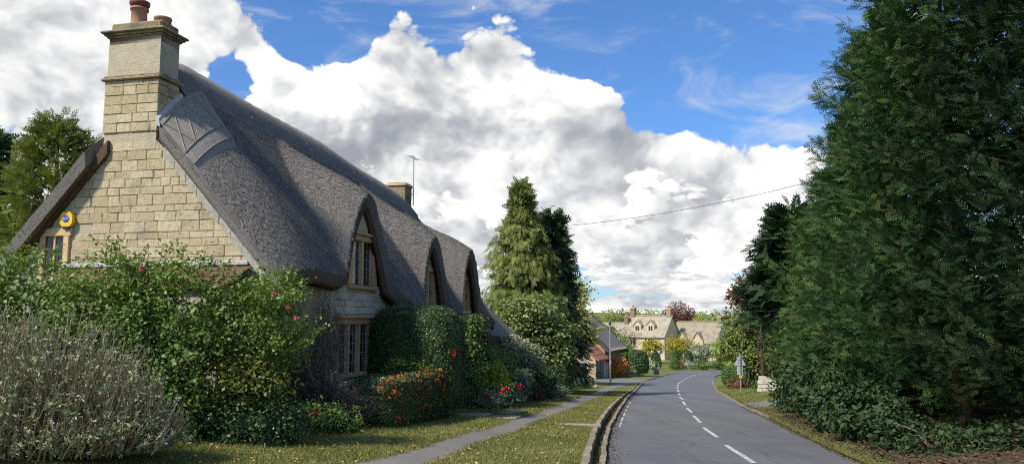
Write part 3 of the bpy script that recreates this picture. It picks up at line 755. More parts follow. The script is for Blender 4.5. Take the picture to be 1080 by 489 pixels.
# label mould over the upper window
M = MB(); M.box(0.0, .10, UW[0] - .12, UW[1] + .12, UW[3] + .17, UW[3] + .25, .012); M.build('hood_mould', 'dressed_stone', COT, off=O)
# narrow window in the gable
a, b, c, d = SW
M = MB(); M.box(a, b, -.004, .015, c, d); gwn = M.build('window', 'leaded_glass', COT, off=O)
for n_a, bx in (('jamb', (a - .15, a, -.05, .02, c, d)), ('jamb', (b, b + .15, -.05, .02, c, d)), ('lintel', (a - .2, b + .2, -.055, .02, d, d + .19)), ('sill', (a - .2, b + .2, -.08, .02, c - .1, c)), ('mullion', ((a + b) / 2 - .03, (a + b) / 2 + .03, -.03, .01, c, d))):
    M = MB(); M.box(*bx, .01); M.build(n_a, 'dressed_stone', gwn, off=O)

# verge boards
def verge(side, m, name, n=9):
    for i in range(n):
        s0, s1 = i / n, (i + 1) / n - .004
        def P(s): v = (VR_ + .12 - s * (CW / 2 - .7)) if side > 0 else (VL - .12 + s * (CW / 2 - .55)); return v, 1.02 + 1.10 * (CW / 2 - abs(v - RV)) + .02
        (va, za), (vb, zb) = P(s0), P(s1); w = .105 if side > 0 else .16; j = random.uniform(-.01, .01)
        M = MB(); M.hexa([(va, -.10 + j, za - w), (vb, -.10 + j, zb - w), (vb, .02, zb - w), (va, .02, za - w), (va, -.10 + j, za + w), (vb, -.10 + j, zb + w), (vb, .02, zb + w), (va, .02, za + w)])
        M.build(name, m, COT, off=O)
verge(1, 'grey_board', 'verge_board'); verge(-1, 'dark_board', 'barge_board', 4)

# chimney at the gable
def chimney_big():
    x0, x1 = -4.24, -2.79; d0, d1 = -.035, .70; cx = (x0 + x1) / 2
    M = MB(); M.box(x0 + .03, x1 - .03, d0 + .03, d1 - .03, 3.9, 6.7); st = M.build('chimney', 'mortar', COT, off=O)
    z = 4.32
    while z < 5.52:
        h = min(.22, 5.55 - z); v = x0; first = True
        while v < x1 - .01:
            L = random.uniform(.3, .55); b = min(v + L, x1)
            if x1 - b < .14: b = x1
            stone_obj(st, [(v + gap, z + gap), (b - gap, z + gap), (b - gap, z + h - gap), (v + gap, z + h - gap)], d0 - random.uniform(0, .012), d0 + .05, 'limestone'); v = b
        for (a, b) in ((d0 + .03, .3), (.3, d1)):
            stone_obj(st, [(a + gap, z + gap), (b - gap, z + gap), (b - gap, z + h - gap), (a + gap, z + h - gap)], x1 + random.uniform(0, .01), x1 - .05, 'limestone', axis='x')
        z += h
    def ring(n, e, z0, z1, m='chimney_stone', ch=.02):
        M = MB(); M.box(x0 - e, x1 + e, d0 - e, d1 + e, z0, z1, ch); return M.build(n, m, st, off=O)
    ring('string_course', .075, 5.56, 5.63); ring('string_course', .03, 5.632, 5.69)
    up = ring('upper_shaft', -.06, 5.69, 6.60); ring('frieze', -.03, 6.44, 6.62, ch=.01)
    ring('cornice', .02, 6.60, 6.65); ring('cornice', .07, 6.652, 6.70); ring('cornice', .125, 6.702, 6.76); ring('cap', -.04, 6.762, 6.98, ch=.04)
    M = MB(); M.lathe([(.20, 0), (.185, .06), (.175, .40), (.21, .41), (.21, .46), (.185, .47), (.185, .54), (.225, .55), (.225, .62), (.14, .62), (.14, .3)], (-3.72, .34, 6.98), 20)
    pt = M.build('chimney_pot', 'terracotta', st, True, off=O)
    M = MB(); M.lathe([(.186, .472), (.232, .55), (.232, .60), (.19, .63), (.15, .60)], (-3.72, .34, 6.982), 20); M.build('pot_rim', 'pot_rim', pt, True, off=O)
    M = MB(); M.lathe([(.20, 0), (.19, .12), (.205, .13), (.205, .17), (.13, .17), (.13, .0)], (-3.08, .36, 6.98), 20); M.build('chimney_pot', 'terracotta', st, True, off=O)
    # lead flashing climbing the side of the stack
    tt = np.linspace(d0 - .02, d1 + .06, 10); zz = roof_z(np.full_like(tt, x1 + .05), tt) + .06; M = MB()
    for a, b, p, q in zip(tt[:-1], tt[1:], zz[:-1], zz[1:]): M.hexa([(x1 - .02, a, p - .05), (x1 + .10, a, p - .09), (x1 + .10, b, q - .09), (x1 - .02, b, q - .05), (x1 - .02, a, p + .16), (x1 + .06, a, p + .10), (x1 + .06, b, q + .10), (x1 - .02, b, q + .16)])
    M.build('flashing', 'lead', st, off=O)
chimney_big()
M = MB(); M.box(-3.75, -2.95, 16.3, 17.1, 4.3, 5.95, .02); c2 = M.build('chimney', 'chimney_stone', COT, off=O)
M = MB(); M.box(-3.81, -2.89, 16.24, 17.16, 5.80, 5.90, .02); M.build('cornice', 'dressed_stone', c2, off=O)

# small lean-to with clay tiles against the gable
M = MB(); M.box(-5.0, -.35, -1.05, -.03, -2.8, .62); lt = M.build('lean_to', 'rubble', COT, off=O)
TM = MB(); TM.box(-.5, .5, -.5, .5, -.5, .5, .04); tme = bpy.data.meshes.new('roof_tile'); tme.from_pydata(TM.v, [], TM.f); tme.materials.append(MATS['clay_tile'])
for r in range(4):
    for i in range(19):
        o = bpy.data.objects.new('roof_tile', tme); link(o, lt)
        o.location = (-5.05 + (i + .5) * .255, -1.02 + r * .28 + random.uniform(-.01, .01), .72 + r * .135 - ZB + random.uniform(-.01, .01))
        o.rotation_euler = (math.atan2(.135, .28) - .06, random.uniform(-.03, .03), 0); o.scale = (.247, .34, .026)
M = MB()
for i in range(6): M.box(-5.08 + i * .80, -5.08 + i * .80 + .78, -.12, -.02, 1.20, 1.30, .015)
M.build('coping', 'lead', lt, off=O)

# burglar alarm box
def alarm():
    r = empty('alarm_box', (0, 0, 0)); r.matrix_world = COT.matrix_world
    return r
bpy.context.view_layer.update()
def cot_world(v, t, z): return Matrix.LocRotScale(Vector((-5.40, 17.05, 0)), Matrix.Rotation(math.radians(-13), 3, 'Z'), None) @ Vector((v, t, z))
AL = empty('alarm_box', cot_world(-5.02, -.02, 2.33), math.radians(-13)); tag(AL, 'yellow burglar alarm box high on the cottage gable', 'alarm box')
M = MB(); M.prism([(-.11, .17), (.11, .17), (.17, .08), (.17, -.09), (.10, -.17), (-.10, -.17), (-.17, -.09), (-.17, .08)], 'y', -.09, 0); bd = M.build('housing', 'alarm_yellow', AL)
M = MB(); M.prism([(math.cos(math.pi / 8 + k * math.pi / 4) * .095, math.sin(math.pi / 8 + k * math.pi / 4) * .085 + .01) for k in range(8)], 'y', -.097, -.091); M.build('emblem', 'alarm_blue', AL)
M = MB(); M.prism([(-.10, -.172), (.10, -.172), (.07, -.23), (-.07, -.23)], 'y', -.08, -.005); M.build('strobe', 'black_metal', AL)
def text_mesh(s, size, name, m, parent, loc, rot):
    cu = bpy.data.curves.new(name, 'FONT'); cu.body = s; cu.size = size; cu.align_x = 'CENTER'; cu.align_y = 'CENTER'; cu.extrude = .002
    t = bpy.data.objects.new(name + '_curve', cu); COL.objects.link(t); dg = bpy.context.evaluated_depsgraph_get()
    me = bpy.data.meshes.new_from_object(t.evaluated_get(dg)); bpy.data.objects.remove(t)
    me.materials.clear(); me.materials.append(MATS[m]); o = bpy.data.objects.new(name, me); link(o, parent); o.location = loc; o.rotation_euler = rot; return o
text_mesh('ADT', .085, 'lettering', 'white_paint', AL, (0, -.101, .012), (math.radians(90), 0, 0))

# television aerial on the far chimney
AE = empty('television_aerial', cot_world(-2.80, 16.9, 5.0)); tag(AE, 'thin television aerial on a mast beside the far chimney', 'aerial')
M = MB(); M.tube([(0, 0, 0), (0, 0, 2.2)], .025, 6); M.build('mast', 'galvanised', AE)
M = MB(); M.tube([(-.12, -.5, 2.12), (.12, .5, 2.12)], .015, 5)
for k in range(6): y0 = -.45 + k * .18; M.tube([(y0 * .24 - .16, y0 + .03, 2.12), (y0 * .24 + .16, y0 - .03, 2.12)], .010, 4)
M.build('antenna', 'galvanised', AE)
M = MB(); M.tube([(-.15, 0, .5), (0, 0, .5)], .02, 5); M.tube([(-.15, 0, .8), (0, 0, .8)], .02, 5); M.build('bracket', 'galvanised', AE)

# ------------------------------------------------------------------ vegetation helpers
def unit(a): return a / np.maximum(np.linalg.norm(a, axis=-1, keepdims=True), 1e-6)
def rdir(n): return unit(RNG.normal(0, 1, (n, 3)))
def leaf_arrays(P, A, N, L, Wd, fold=.25):
    """rhombic folded leaves: base P, along A, normal N; two quads would be richer, one kite is enough at this size"""
    S = unit(np.cross(A, N)); L = np.asarray(L).reshape(-1, 1); Wd = np.asarray(Wd).reshape(-1, 1)
    Q = np.stack([P, P + A * L * .45 + S * Wd + N * Wd * fold, P + A * L, P + A * L * .45 - S * Wd + N * Wd * fold], 1)
    return Q
def quads(name, Q, m, parent, rnd):
    n = len(Q); k = Q.shape[1]
    return mesh_np(name, Q.reshape(-1, 3), np.arange(n * k).reshape(n, k), m, parent, rnd=np.repeat(rnd, k))
def blob_leaves(blobs, clumps, per, cr, L, wr=.35, flat=.6, up=.4, shell=.5, droop=0.0, jit=.8, dead=0.0):
    """leaf kites gathered in clumps on and inside a set of ellipsoids (cx,cy,cz,rx,ry,rz)"""
    vol = np.array([(b[3] * b[4] + b[4] * b[5] + b[3] * b[5]) for b in blobs]); cnt = np.maximum(1, (clumps * vol / vol.sum())).astype(int)
    C = []; OUT = []
    for b, n in zip(blobs, cnt):
        d = rdir(n); r = shell + (1 - shell) * RNG.uniform(0, 1, (n, 1)) ** .6
        lump = 1 + .13 * np.sin(d[:, :1] * 7 + b[0]) * np.sin(d[:, 1:2] * 6 + b[1]) * np.cos(d[:, 2:] * 7)
        C.append(np.array(b[:3]) + d * r * lump * np.array(b[3:])); OUT.append(unit(d / np.array(b[3:])))
    C = np.concatenate(C); OUT = np.concatenate(OUT); n = len(C)
    rc = RNG.uniform(0, 1, n)
    sc = RNG.uniform(.6, 1.3, (n, 1, 1))
    off = RNG.normal(0, 1, (n, per, 3)) * cr * sc; off[:, :, 2] *= flat
    P = (C[:, None] + off).reshape(-1, 3); O_ = np.repeat(OUT, per, 0)
    N = unit(O_ * .5 + np.array([0, 0, up]) + RNG.normal(0, jit, P.shape) * .6)
    A = unit(O_ * .5 + RNG.normal(0, .8, P.shape) + np.array([0, 0, -droop])); A = unit(A - N * (A * N).sum(1, keepdims=True))
    m = len(P); LL = L * RNG.uniform(.5, 1.5, m)
    rnd = np.clip(np.repeat(rc, per) * .5 + RNG.uniform(0, .5, m), 0, 1)
    return leaf_arrays(P, A, N, LL, LL * wr), rnd
def trunk_mesh(base, height, r0, limbs, spread, lean=(0, 0), start=.3, n=7, seg=6):
    M = MB(); b = Vector(base); pts = []; rs_ = []
    for i in range(seg + 1):
        s = i / seg; pts.append(b + Vector((lean[0] * s + random.uniform(-.04, .04) * height * .1, lean[1] * s + random.uniform(-.04, .04) * height * .1, height * s - .15 * (i == 0)))); rs_.append(r0 * (1.25 if i == 0 else 1) * (1 - .82 * s))
    M.tube(pts, rs_, n)
    for k in range(limbs):
        s = start + (1 - start) * (k + random.random()) / limbs * .95; i = min(int(s * seg), seg - 1); p = pts[i].lerp(pts[i + 1], s * seg - i)
        a = random.uniform(0, 6.283); l = spread * (1.1 - s * .7) * random.uniform(.7, 1.1)
        q1 = p + Vector((math.cos(a) * l * .5, math.sin(a) * l * .5, l * .25)); q2 = p + Vector((math.cos(a + .3) * l, math.sin(a + .3) * l, l * .55)); r = r0 * (1 - .8 * s) * .5
        M.tube([p, q1, q2], [r, r * .6, r * .2], 5)
    return M
def tree(name, label, x, y, blobs, leafm, clumps, per, cr, L, height, r0, limbs=9, spread=2.0, group=None, cat='tree', z=None, **kw):
    z = g1(x, y) if z is None else z; root = empty(name, (x, y, z)); tag(root, label, cat, group)
    Q, rnd = blob_leaves(blobs, clumps, per, cr, L, **kw)                 # blobs are relative to the base
    quads('crown' if cat == 'tree' else 'foliage', Q, leafm, root, rnd)
    trunk_mesh((0, 0, 0), height, r0, limbs, spread).build('trunk' if cat == 'tree' else 'stems', 'bark', root)
    return root
def core(root, blobs, m, s=.8):
    """inner mass of the same foliage, so that a dense shrub does not let light straight through"""
    for b in blobs:
        n, k = 14, 9; V = []
        for j in range(k):
            ph = math.pi * j / (k - 1)
            for i in range(n):
                th = 2 * math.pi * i / n; w = s * random.uniform(.86, 1.06)
                V.append((b[0] + b[3] * w * math.sin(ph) * math.cos(th), b[1] + b[4] * w * math.sin(ph) * math.sin(th), b[2] + b[5] * w * math.cos(ph)))
        F = [(j * n + i, j * n + (i + 1) % n, (j + 1) * n + (i + 1) % n, (j + 1) * n + i) for j in range(k - 1) for i in range(n)]
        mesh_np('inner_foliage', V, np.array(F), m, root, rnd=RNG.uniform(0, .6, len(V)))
def shrub(name, label, x, y, blobs, leafm, clumps, per, cr, L, stems=7, height=None, group=None, cored=True, cat='shrub', sr=.03, **kw):
    z = g1(x, y); root = empty(name, (x, y, z)); tag(root, label, cat, group)
    Q, rnd = blob_leaves(blobs, clumps, per, cr, L, **kw); quads('foliage', Q, leafm, root, rnd)
    M = MB(); h = height or max(b[2] + b[5] * .5 for b in blobs)
    for k in range(stems):
        b = random.choice(blobs); a = Vector((random.uniform(-.15, .15), random.uniform(-.15, .15), -.1)); e = Vector((b[0] + b[3] * random.uniform(-.5, .5), b[1] + b[4] * random.uniform(-.5, .5), min(h, b[2] + b[5] * random.uniform(0, .6))))
        mdl = a.lerp(e, .5) + Vector((random.uniform(-.15, .15), random.uniform(-.15, .15), .15)); M.tube([a, mdl, e], [sr, sr * .7, sr * .3], 5)
    M.build('stems', 'twig', root)
    if cored: core(root, blobs, leafm, .50)
    return root
def spray_template(k=9, L=1.0, lw=.17, ll=.42):
    """flat frond: a midrib with k pairs of narrow scale-leaf shoots; returns (kites,4,3) in a unit frame x along, y across, z up"""
    Q = []
    for i in range(k):
        s = (i + .6) / (k + .2) * L; l = ll * (1 - .62 * (i / k)) * (.75 if i == 0 else 1); dr = -.10 * s * s
        for sd in (-1, 1):
            a = np.array([.72, sd * .70, -.06]); a /= np.linalg.norm(a); p = np.array([s, 0, dr]); q = np.array([-a[1], a[0], 0]) * l * lw
            Q.append([p, p + a * l * .5 + q, p + a * l + [0, 0, -.03], p + a * l * .5 - q])
    Q.append([[L * .8, 0, -.07], [L * .98, .03, -.1], [L * 1.25, 0, -.17], [L * .98, -.03, -.1]])
    Q.append([[0, -.012, 0], [L * .9, -.008, -.08], [L * .9, .008, -.08], [0, .012, 0]])
    return np.array(Q)
SPRAY = spray_template(8); SPRAY_S = spray_template(5, lw=.24, ll=.5); SPRAY_F = spray_template(7, lw=.12, ll=.46); SPRAY_T = spray_template(4, lw=.125, ll=.52)
def sprays(P, D, Nn, L, tmpl):
    S = unit(np.cross(Nn, D)); U_ = unit(np.cross(D, S)); T = tmpl.reshape(-1, 3)
    V = P[:, None] + (D[:, None] * T[None, :, :1] + S[:, None] * T[None, :, 1:2] + U_[:, None] * T[None, :, 2:]) * np.asarray(L).reshape(-1, 1, 1)
    return V.reshape(-1, 4, 3)
def conifer(name, label, x, y, h, rad, leafm, plumes, per, L, group=None, z0=.0, elev=(.1, .6), droop=.25, tmpl=SPRAY, tr=.22, reach=.45, cull=None, gapf=.0, jitter=.45, seed=1):
    """rad(s): crown radius at relative height s; plumes of flat sprays reach outward"""
    z = g1(x, y); root = empty(name, (x, y, z)); tag(root, label, 'tree', group)
    s = np.sort(RNG.uniform(z0, 1, plumes * 2)); w = np.array([rad(q) for q in s]) + .15
    s = RNG.choice(s, plumes, p=w / w.sum()); az = RNG.uniform(0, 2 * np.pi, plumes)
    R = np.array([rad(q) for q in s]) * (1 + .10 * np.sin(az * 5 + s * 23) + RNG.normal(0, .10, plumes) + .22 * (RNG.random(plumes) < .10))
    el = RNG.uniform(elev[0], elev[1], plumes); D = np.stack([np.cos(az) * np.cos(el), np.sin(az) * np.cos(el), np.sin(el)], 1)
    tip = np.stack([np.cos(az) * R, np.sin(az) * R, s * h], 1)
    if cull is not None:
        kp = cull(tip[:, 0] + x, tip[:, 1] + y); tip, D, R = tip[kp], D[kp], R[kp]
    tow = -(tip[:, 0] * x + tip[:, 1] * y) / (math.hypot(x, y) * np.maximum(np.hypot(tip[:, 0], tip[:, 1]), .05)); thin = (tow > -.35) | (RNG.random(len(tip)) < .25); tip, D, R = tip[thin], D[thin], R[thin]
    n = len(tip); pl = np.clip(R * reach, .35, 1.3)
    u = RNG.uniform(-1, .08, (n, per)) ; P = tip[:, None] + D[:, None] * (u * pl[:, None])[:, :, None]
    spread = RNG.normal(0, 1, (n, per, 3)); 
    P = P + spread * np.minimum(L * .42, .17) * (1.15 - .75 * (u + 1))[:, :, None]
    dd = unit(D[:, None] + spread * jitter + np.array([0, 0, -droop]))
    nn = unit(np.array([0, 0, 1.0]) + RNG.normal(0, .45, (n, per, 3)) + D[:, None] * .4)
    LL = L * RNG.uniform(.65, 1.25, n * per)
    Q = sprays(P.reshape(-1, 3), dd.reshape(-1, 3), nn.reshape(-1, 3), LL, tmpl); k = len(tmpl)
    rnd = np.repeat(np.clip(np.repeat(RNG.uniform(0, 1, n), per) * .55 + RNG.uniform(0, .45, n * per), 0, 1), k)
    # inner boughs: sparser, broader sprays nearer the trunk
    ni = int(plumes * (6.0 if 'leyland' in leafm else 3.2)); si = RNG.uniform(z0, .97, ni); ai = RNG.uniform(0, 2 * np.pi, ni); Ri = np.array([rad(q) for q in si]) * RNG.uniform(.15, .78, ni)
    Pi = np.stack([np.cos(ai) * Ri, np.sin(ai) * Ri, si * h], 1); Di = unit(np.stack([np.cos(ai), np.sin(ai), RNG.uniform(-.4, .6, ni)], 1) + RNG.normal(0, .5, (ni, 3))); Ni = unit(RNG.normal(0, 1, (ni, 3)))
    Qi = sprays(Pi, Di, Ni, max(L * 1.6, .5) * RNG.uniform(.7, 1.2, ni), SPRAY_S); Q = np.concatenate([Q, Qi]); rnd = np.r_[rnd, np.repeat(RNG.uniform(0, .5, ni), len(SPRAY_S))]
    quads('crown', Q, leafm, root, rnd)
    M = MB(); M.tube([(0, 0, -.2), (.05, 0, h * .35), (0, .05, h * .7), (0, 0, h * .97)], [tr * 1.2, tr * .8, tr * .45, .02], 8)
    for i in range(26):
        q = z0 + (.95 - z0) * i / 26; a = i * 2.4; r = rad(q) * .75; M.tube([(0, 0, h * q - r * .25), (math.cos(a) * r, math.sin(a) * r, h * q + .1 * r)], [tr * .3 * (1 - q * .7), .015], 5)
    M.build('trunk', 'bark', root)
    return root

# ------------------------------------------------------------------ right side: row of tall leyland cypresses
def lrad(top, low): return lambda s: (top * (1 - s) ** .45 + .1) * (1 if s > .16 else low + (1 - low) * s / .16)
near = lambda X, Y: (X - Y * .30 < 9.5) | (Y < 12)
LEY = [('leyland_cypress', 'tall leyland cypress nearest the camera at the right edge', 12.7, 13.6, 16.5, 3.9, .075, 420, 'leyland_shaded'),
       ('leyland_cypress', 'tall dark leyland cypress second from the camera along the right verge', 12.6, 17.8, 17.0, 3.9, .07, 500, 'leyland_shaded'),
       ('leyland_cypress', 'tall leyland cypress whose top leaves the frame above the bright left edge', 12.5, 22.2, 16.6, 3.75, .05, 560, 'leyland'),
       ('leyland_cypress', 'lighter green leyland cypress midway along the right hedge row', 13.1, 26.6, 13.6, 3.6, .03, 500, 'leyland'),
       ('leyland_cypress', 'bright green leyland cypress fifth along the right hedge row', 14.0, 30.6, 11.4, 3.5, .02, 420, 'leyland'),
       ('leyland_cypress', 'lowest and farthest leyland cypress ending the right hedge row', 14.6, 34.6, 10.4, 3.4, .02, 340, 'leyland')]
for nm, lb, x, y, h, r, zz, pl, lm in LEY:
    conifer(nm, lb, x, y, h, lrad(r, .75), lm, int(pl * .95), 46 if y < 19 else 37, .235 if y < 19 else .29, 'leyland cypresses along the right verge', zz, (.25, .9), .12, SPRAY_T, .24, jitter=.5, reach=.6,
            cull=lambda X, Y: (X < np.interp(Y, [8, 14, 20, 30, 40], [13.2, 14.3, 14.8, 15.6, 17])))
conifer('yew_tree', 'dark narrow conifer beyond the bright hedge row beside the sky', 14.3, 40.0, 9.6, lrad(3.0, .6), 'yew_dark', 260, 12, .55, None, .42, (.1, .6), .3, SPRAY_S, .2)
tree('copper_tree', 'rust red leaved tree peeping past the dark conifer', 18.2, 58, [(0, 0, 7.4, 1.9, 1.9, 1.3), (-.9, .2, 6.6, 1.2, 1.2, .8)], 'rust_leaf', 130, 22, .30, .22, 6.6, .16)
tree('ash_tree', 'soft green broadleaf tree hanging over the right verge', 18.3, 61, [(.3, 0, 4.4, 2.2, 2.2, 2.2), (-.7, .3, 3.2, 1.5, 1.5, 1.3), (.8, -.4, 2.6, 1.8, 1.8, 1.6)], 'far_leaf', 420, 30, .36, .20, 5.4, .2, spread=2.4)
tree('ash_tree', 'broadleaf tree filling the gap behind the warning sign', 21.5, 54, [(0, 0, 4.2, 2.6, 2.4, 2.6), (.6, .3, 2.4, 2.2, 1.9, 1.6)], 'mid_leaf', 320, 26, .36, .2, 5.0, .2, spread=2.4)
# broad-leaved undergrowth at the foot of the cypresses
for i, (x, y, r, hh, lb) in enumerate([(8.95, 20.3, .95, .95, 'low glossy laurel bush nearest the road edge under the cypresses'), (9.5, 22.8, 1.1, 1.25, 'rounded laurel bush second from the front under the cypresses'),
                                       (10.1, 25.6, 1.15, 1.5, 'tall laurel bush in the middle of the right undergrowth'), (10.7, 28.6, 1.2, 1.7, 'laurel bush fourth along the right road edge'),
                                       (11.3, 31.4, 1.1, 1.5, 'last laurel bush before the drive entrance'), (12.9, 34.0, 1.1, 1.6, 'ivy covered bush beside the drive entrance')]):
    shrub('laurel_bush', lb, x, y, [(0, 0, hh * .55, r, r, hh * .62), (.3, .4, hh * .8, r * .7, r * .7, hh * .6)], 'laurel_leaf', 230, 16, .16, .15, group='undergrowth below the cypresses', wr=.28, droop=.2)
shrub('bramble', 'trailing bramble and ivy on the bank at bottom right', 9.0, 17.2, [(0, 0, .2, 1.2, 1.0, .32), (1.2, -.8, .3, 1.1, .9, .35), (-.2, 1.2, .28, .8, .9, .4)], 'laurel_leaf', 220, 14, .16, .11, cored=False)
for k, (x, y) in enumerate([(16.6, 12.5), (17.0, 17), (17.4, 21.5), (17.8, 26), (18.4, 30.5), (18.8, 35)]):  # bushes added to keep the space behind the trunks dark
    shrub('shade_bush', ['nearest', 'second', 'third', 'fourth', 'fifth', 'farthest'][k] + ' added dark bush shading the gap behind the cypress trunks', x, y, [(0, 0, 1.6, 1.6, 2.5, 2.0), (.2, .3, 3.4, 1.3, 2.0, 1.4)], 'yew_dark', 330, 14, .3, .2, group='added dark bushes behind the cypresses')
br = empty('dead_branch', (10.6, 15.6, g1(10.6, 15.6))); tag(br, 'bare dead branches lying under the nearest cypress', 'branch')
for k in range(12):
    a = random.uniform(1.2, 4.6); p = Vector((random.uniform(-.6, 1.2), random.uniform(-1, 1.4), .12)); q = p + Vector((math.cos(a) * .8, math.sin(a) * .5, random.uniform(.1, .8)))
    M = MB(); M.tube([p, p.lerp(q, .5) + Vector((0, 0, .12)), q], [.022, .015, .006], 5); M.build('bare_twig', 'twig', br)

# ------------------------------------------------------------------ left side: trees behind the cottage
conifer('cypress_tree', 'bushy light green cypress behind the cottage gable', -18.2, 31, 11.0, lambda s: 3.3 * (1 - s) ** .5 + .1, 'cypress', 420, 22, .36, None, .1, (.3, 1.0), .1, SPRAY_T, .22, cull=lambda X, Y: Y < 32.5)
conifer('cypress_tree', 'dark green conifer at the far left edge', -22.8, 33.5, 11.3, lambda s: 3.2 * (1 - s) ** .5 + .1, 'leyland', 300, 18, .38, None, .1, (.3, 1.0), .1, SPRAY_T, .22, cull=lambda X, Y: Y < 35)
tree('garden_tree', 'leafy green tree left of the gable behind the rose', -15.0, 19.5, [(0, 0, 2.6, 1.5, 1.5, 1.7), (.6, .5, 1.6, 1.4, 1.4, 1.2)], 'mid_leaf', 230, 24, .28, .13, 3.4, .1, spread=1.5)
# weeping conifer beyond the cottage
def wrad(s): return np.interp(s, [0, .12, .35, .6, .78, .86, .93, 1], [2.7, 2.75, 2.45, 1.85, 1.25, .62, .55, .12])
conifer('weeping_cypress', 'tall weeping golden green cypress with a narrow top beyond the cottage', .6, 48.2, 12.9, wrad, 'cypress', 640, 22, .37, None, .08, (-.5, .1), 1.25, SPRAY_T, .25, jitter=.35)
conifer('dark_cypress', 'dark conifer standing behind the weeping cypress', 2.6, 50.5, 11.6, lambda s: 2.4 * (1 - s) ** .7 + .1, 'cypress_dark', 300, 11, .48, None, .08, (-.2, .4), .6, SPRAY_S, .22)
tree('golden_tree', 'yellow green tree right of the dark conifer', 5.0, 66, [(0, 0, 7.4, 1.7, 1.7, 1.8), (-.6, .3, 5.6, 1.9, 1.9, 1.8), (.5, -.3, 4.6, 1.9, 1.9, 1.6)], 'gold_leaf', 250, 24, .32, .2, 7.0, .2)
tree('dogwood_tree', 'spreading pale leaved small tree below the weeping cypress', 1.2, 44.4, [(0, 0, 4.7, 1.9, 1.6, .8), (-.9, -.3, 3.9, 1.3, 1.2, .8), (.9, .1, 3.4, 1.6, 1.4, .8), (1.2, -.2, 2.3, 1.1, 1.1, .8), (.1, -.5, 2.6, 1.5, 1.2, .9)], 'pale_leaf', 420, 26, .26, .17, 4.2, .14, flat=.35, up=1.1, droop=.35, spread=2.2)
tree('holly_tree', 'dark evergreen tree in the shade left of the stone wall', 1.1, 46.5, [(0, 0, 2.3, 1.5, 1.4, 1.9), (.9, .4, 2.2, 1.1, 1.1, 1.3), (-1.2, .2, 2.0, 1.4, 1.2, 1.8)], 'dark_leaf', 360, 26, .3, .15, 3.6, .14)

# ------------------------------------------------------------------ near garden
def stems_mesh(name, P0, P1, w0, w1, m, parent, bend=.15):
    """thin crossed ribbons from P0 to P1 bent once"""
    n = len(P0); mid_ = (P0 + P1) / 2 + RNG.normal(0, bend, (n, 3)) * np.linalg.norm(P1 - P0, axis=1, keepdims=True) * .3
    S = unit(np.cross(P1 - P0, rdir(n))); T = unit(np.cross(P1 - P0, S)); out = []
    for ax in (S, T):
        a = ax
        out.append(np.stack([P0 - a * w0, P0 + a * w0, mid_ + a * (w0 + w1) / 2, mid_ - a * (w0 + w1) / 2], 1)); out.append(np.stack([mid_ - a * (w0 + w1) / 2, mid_ + a * (w0 + w1) / 2, P1 + a * w1, P1 - a * w1], 1))
    Q = np.concatenate(out); r = np.tile(RNG.uniform(0, 1, n), 4)
    return quads(name, Q, m, parent, r), mid_
def silver_shrub():
    x, y = -7.0, 11.4; root = empty('silver_shrub', (x, y, g1(x, y))); tag(root, 'large silvery grey shrub with dry brown seed heads at the left edge', 'shrub')
    n = 4200; lobes = np.array([(-1.3, .3, .0, 2.0, 1.5, 2.3), (.4, -.1, .0, 1.75, 1.3, 2.12), (1.35, -.2, 0, 1.15, .95, 1.3), (-.2, -.6, 0, 1.8, .9, 1.5), (-2.6, -.2, 0, 1.5, 1.2, 2.2)])
    k = RNG.integers(0, len(lobes), n); Lb = lobes[k]; d = rdir(n); d[:, 2] = np.abs(d[:, 2]) * 1.0 + .03; d = unit(d)
    rr = RNG.uniform(.72, 1.05, (n, 1)); tip = Lb[:, :3] + d * Lb[:, 3:] * rr
    tip[:, 2] = np.maximum(tip[:, 2], .22 + RNG.uniform(0, .3, n)); ln = RNG.uniform(.45, 1.0, (n, 1))
    base = tip - unit(d * np.array([.55, .55, .2]) + np.array([0, 0, .9])) * ln; base[:, 2] = np.maximum(base[:, 2], .05)
    _, md = stems_mesh('stems', base, tip, .008, .0045, 'dry_stem', root, .3)
    # dry whorls near the stem ends
    H = []; kk = 5
    for q in range(3):
        sel = RNG.random(n) < (.8 - .2 * q); c = tip[sel] - unit(tip[sel] - md[sel]) * (.10 * q)
        A = rdir(len(c) * kk) * .7 + np.repeat(unit(tip[sel] - md[sel]), kk, 0) * .5; A = unit(A)
        L = RNG.uniform(.016, .034, len(A)); H.append(leaf_arrays(np.repeat(c, kk, 0), A, unit(np.cross(A, rdir(len(A)))), L, L * .40))
    H = np.concatenate(H); quads('seed_heads', H, 'dry_head', root, RNG.uniform(0, 1, len(H)))
    # grey felted leaves in rosettes
    m = 4600; sel = RNG.integers(0, n, m); s = RNG.uniform(.15, .98, (m, 1)); c = np.where(s < .5, base[sel] + (md[sel] - base[sel]) * s * 2, md[sel] + (tip[sel] - md[sel]) * (s * 2 - 1)); per = 7
    ax = unit(tip[sel] - md[sel]); A = unit(np.repeat(ax, per, 0) * .5 + rdir(m * per)); N = unit(np.cross(A, rdir(m * per)))
    L = RNG.uniform(.04, .10, m * per); Q = leaf_arrays(np.repeat(c, per, 0), A, N, L, L * .20); rn = np.repeat(RNG.uniform(0, .6, m), per) + RNG.uniform(0, .4, m * per)
    quads('foliage', Q, 'silver_leaf', root, rn)
    M = MB()
    for i in range(12):
        a = Vector((random.uniform(-1.5, .6), random.uniform(-.4, .3), 0)); e = a + Vector((random.uniform(-.6, 1.2), random.uniform(-1.0, .2), random.uniform(.35, .8))); M.tube([a, a.lerp(e, .5) + Vector((.1, -.1, -.05)), e], [.03, .022, .012], 6)
    M.build('branches', 'twig', root)
silver_shrub()

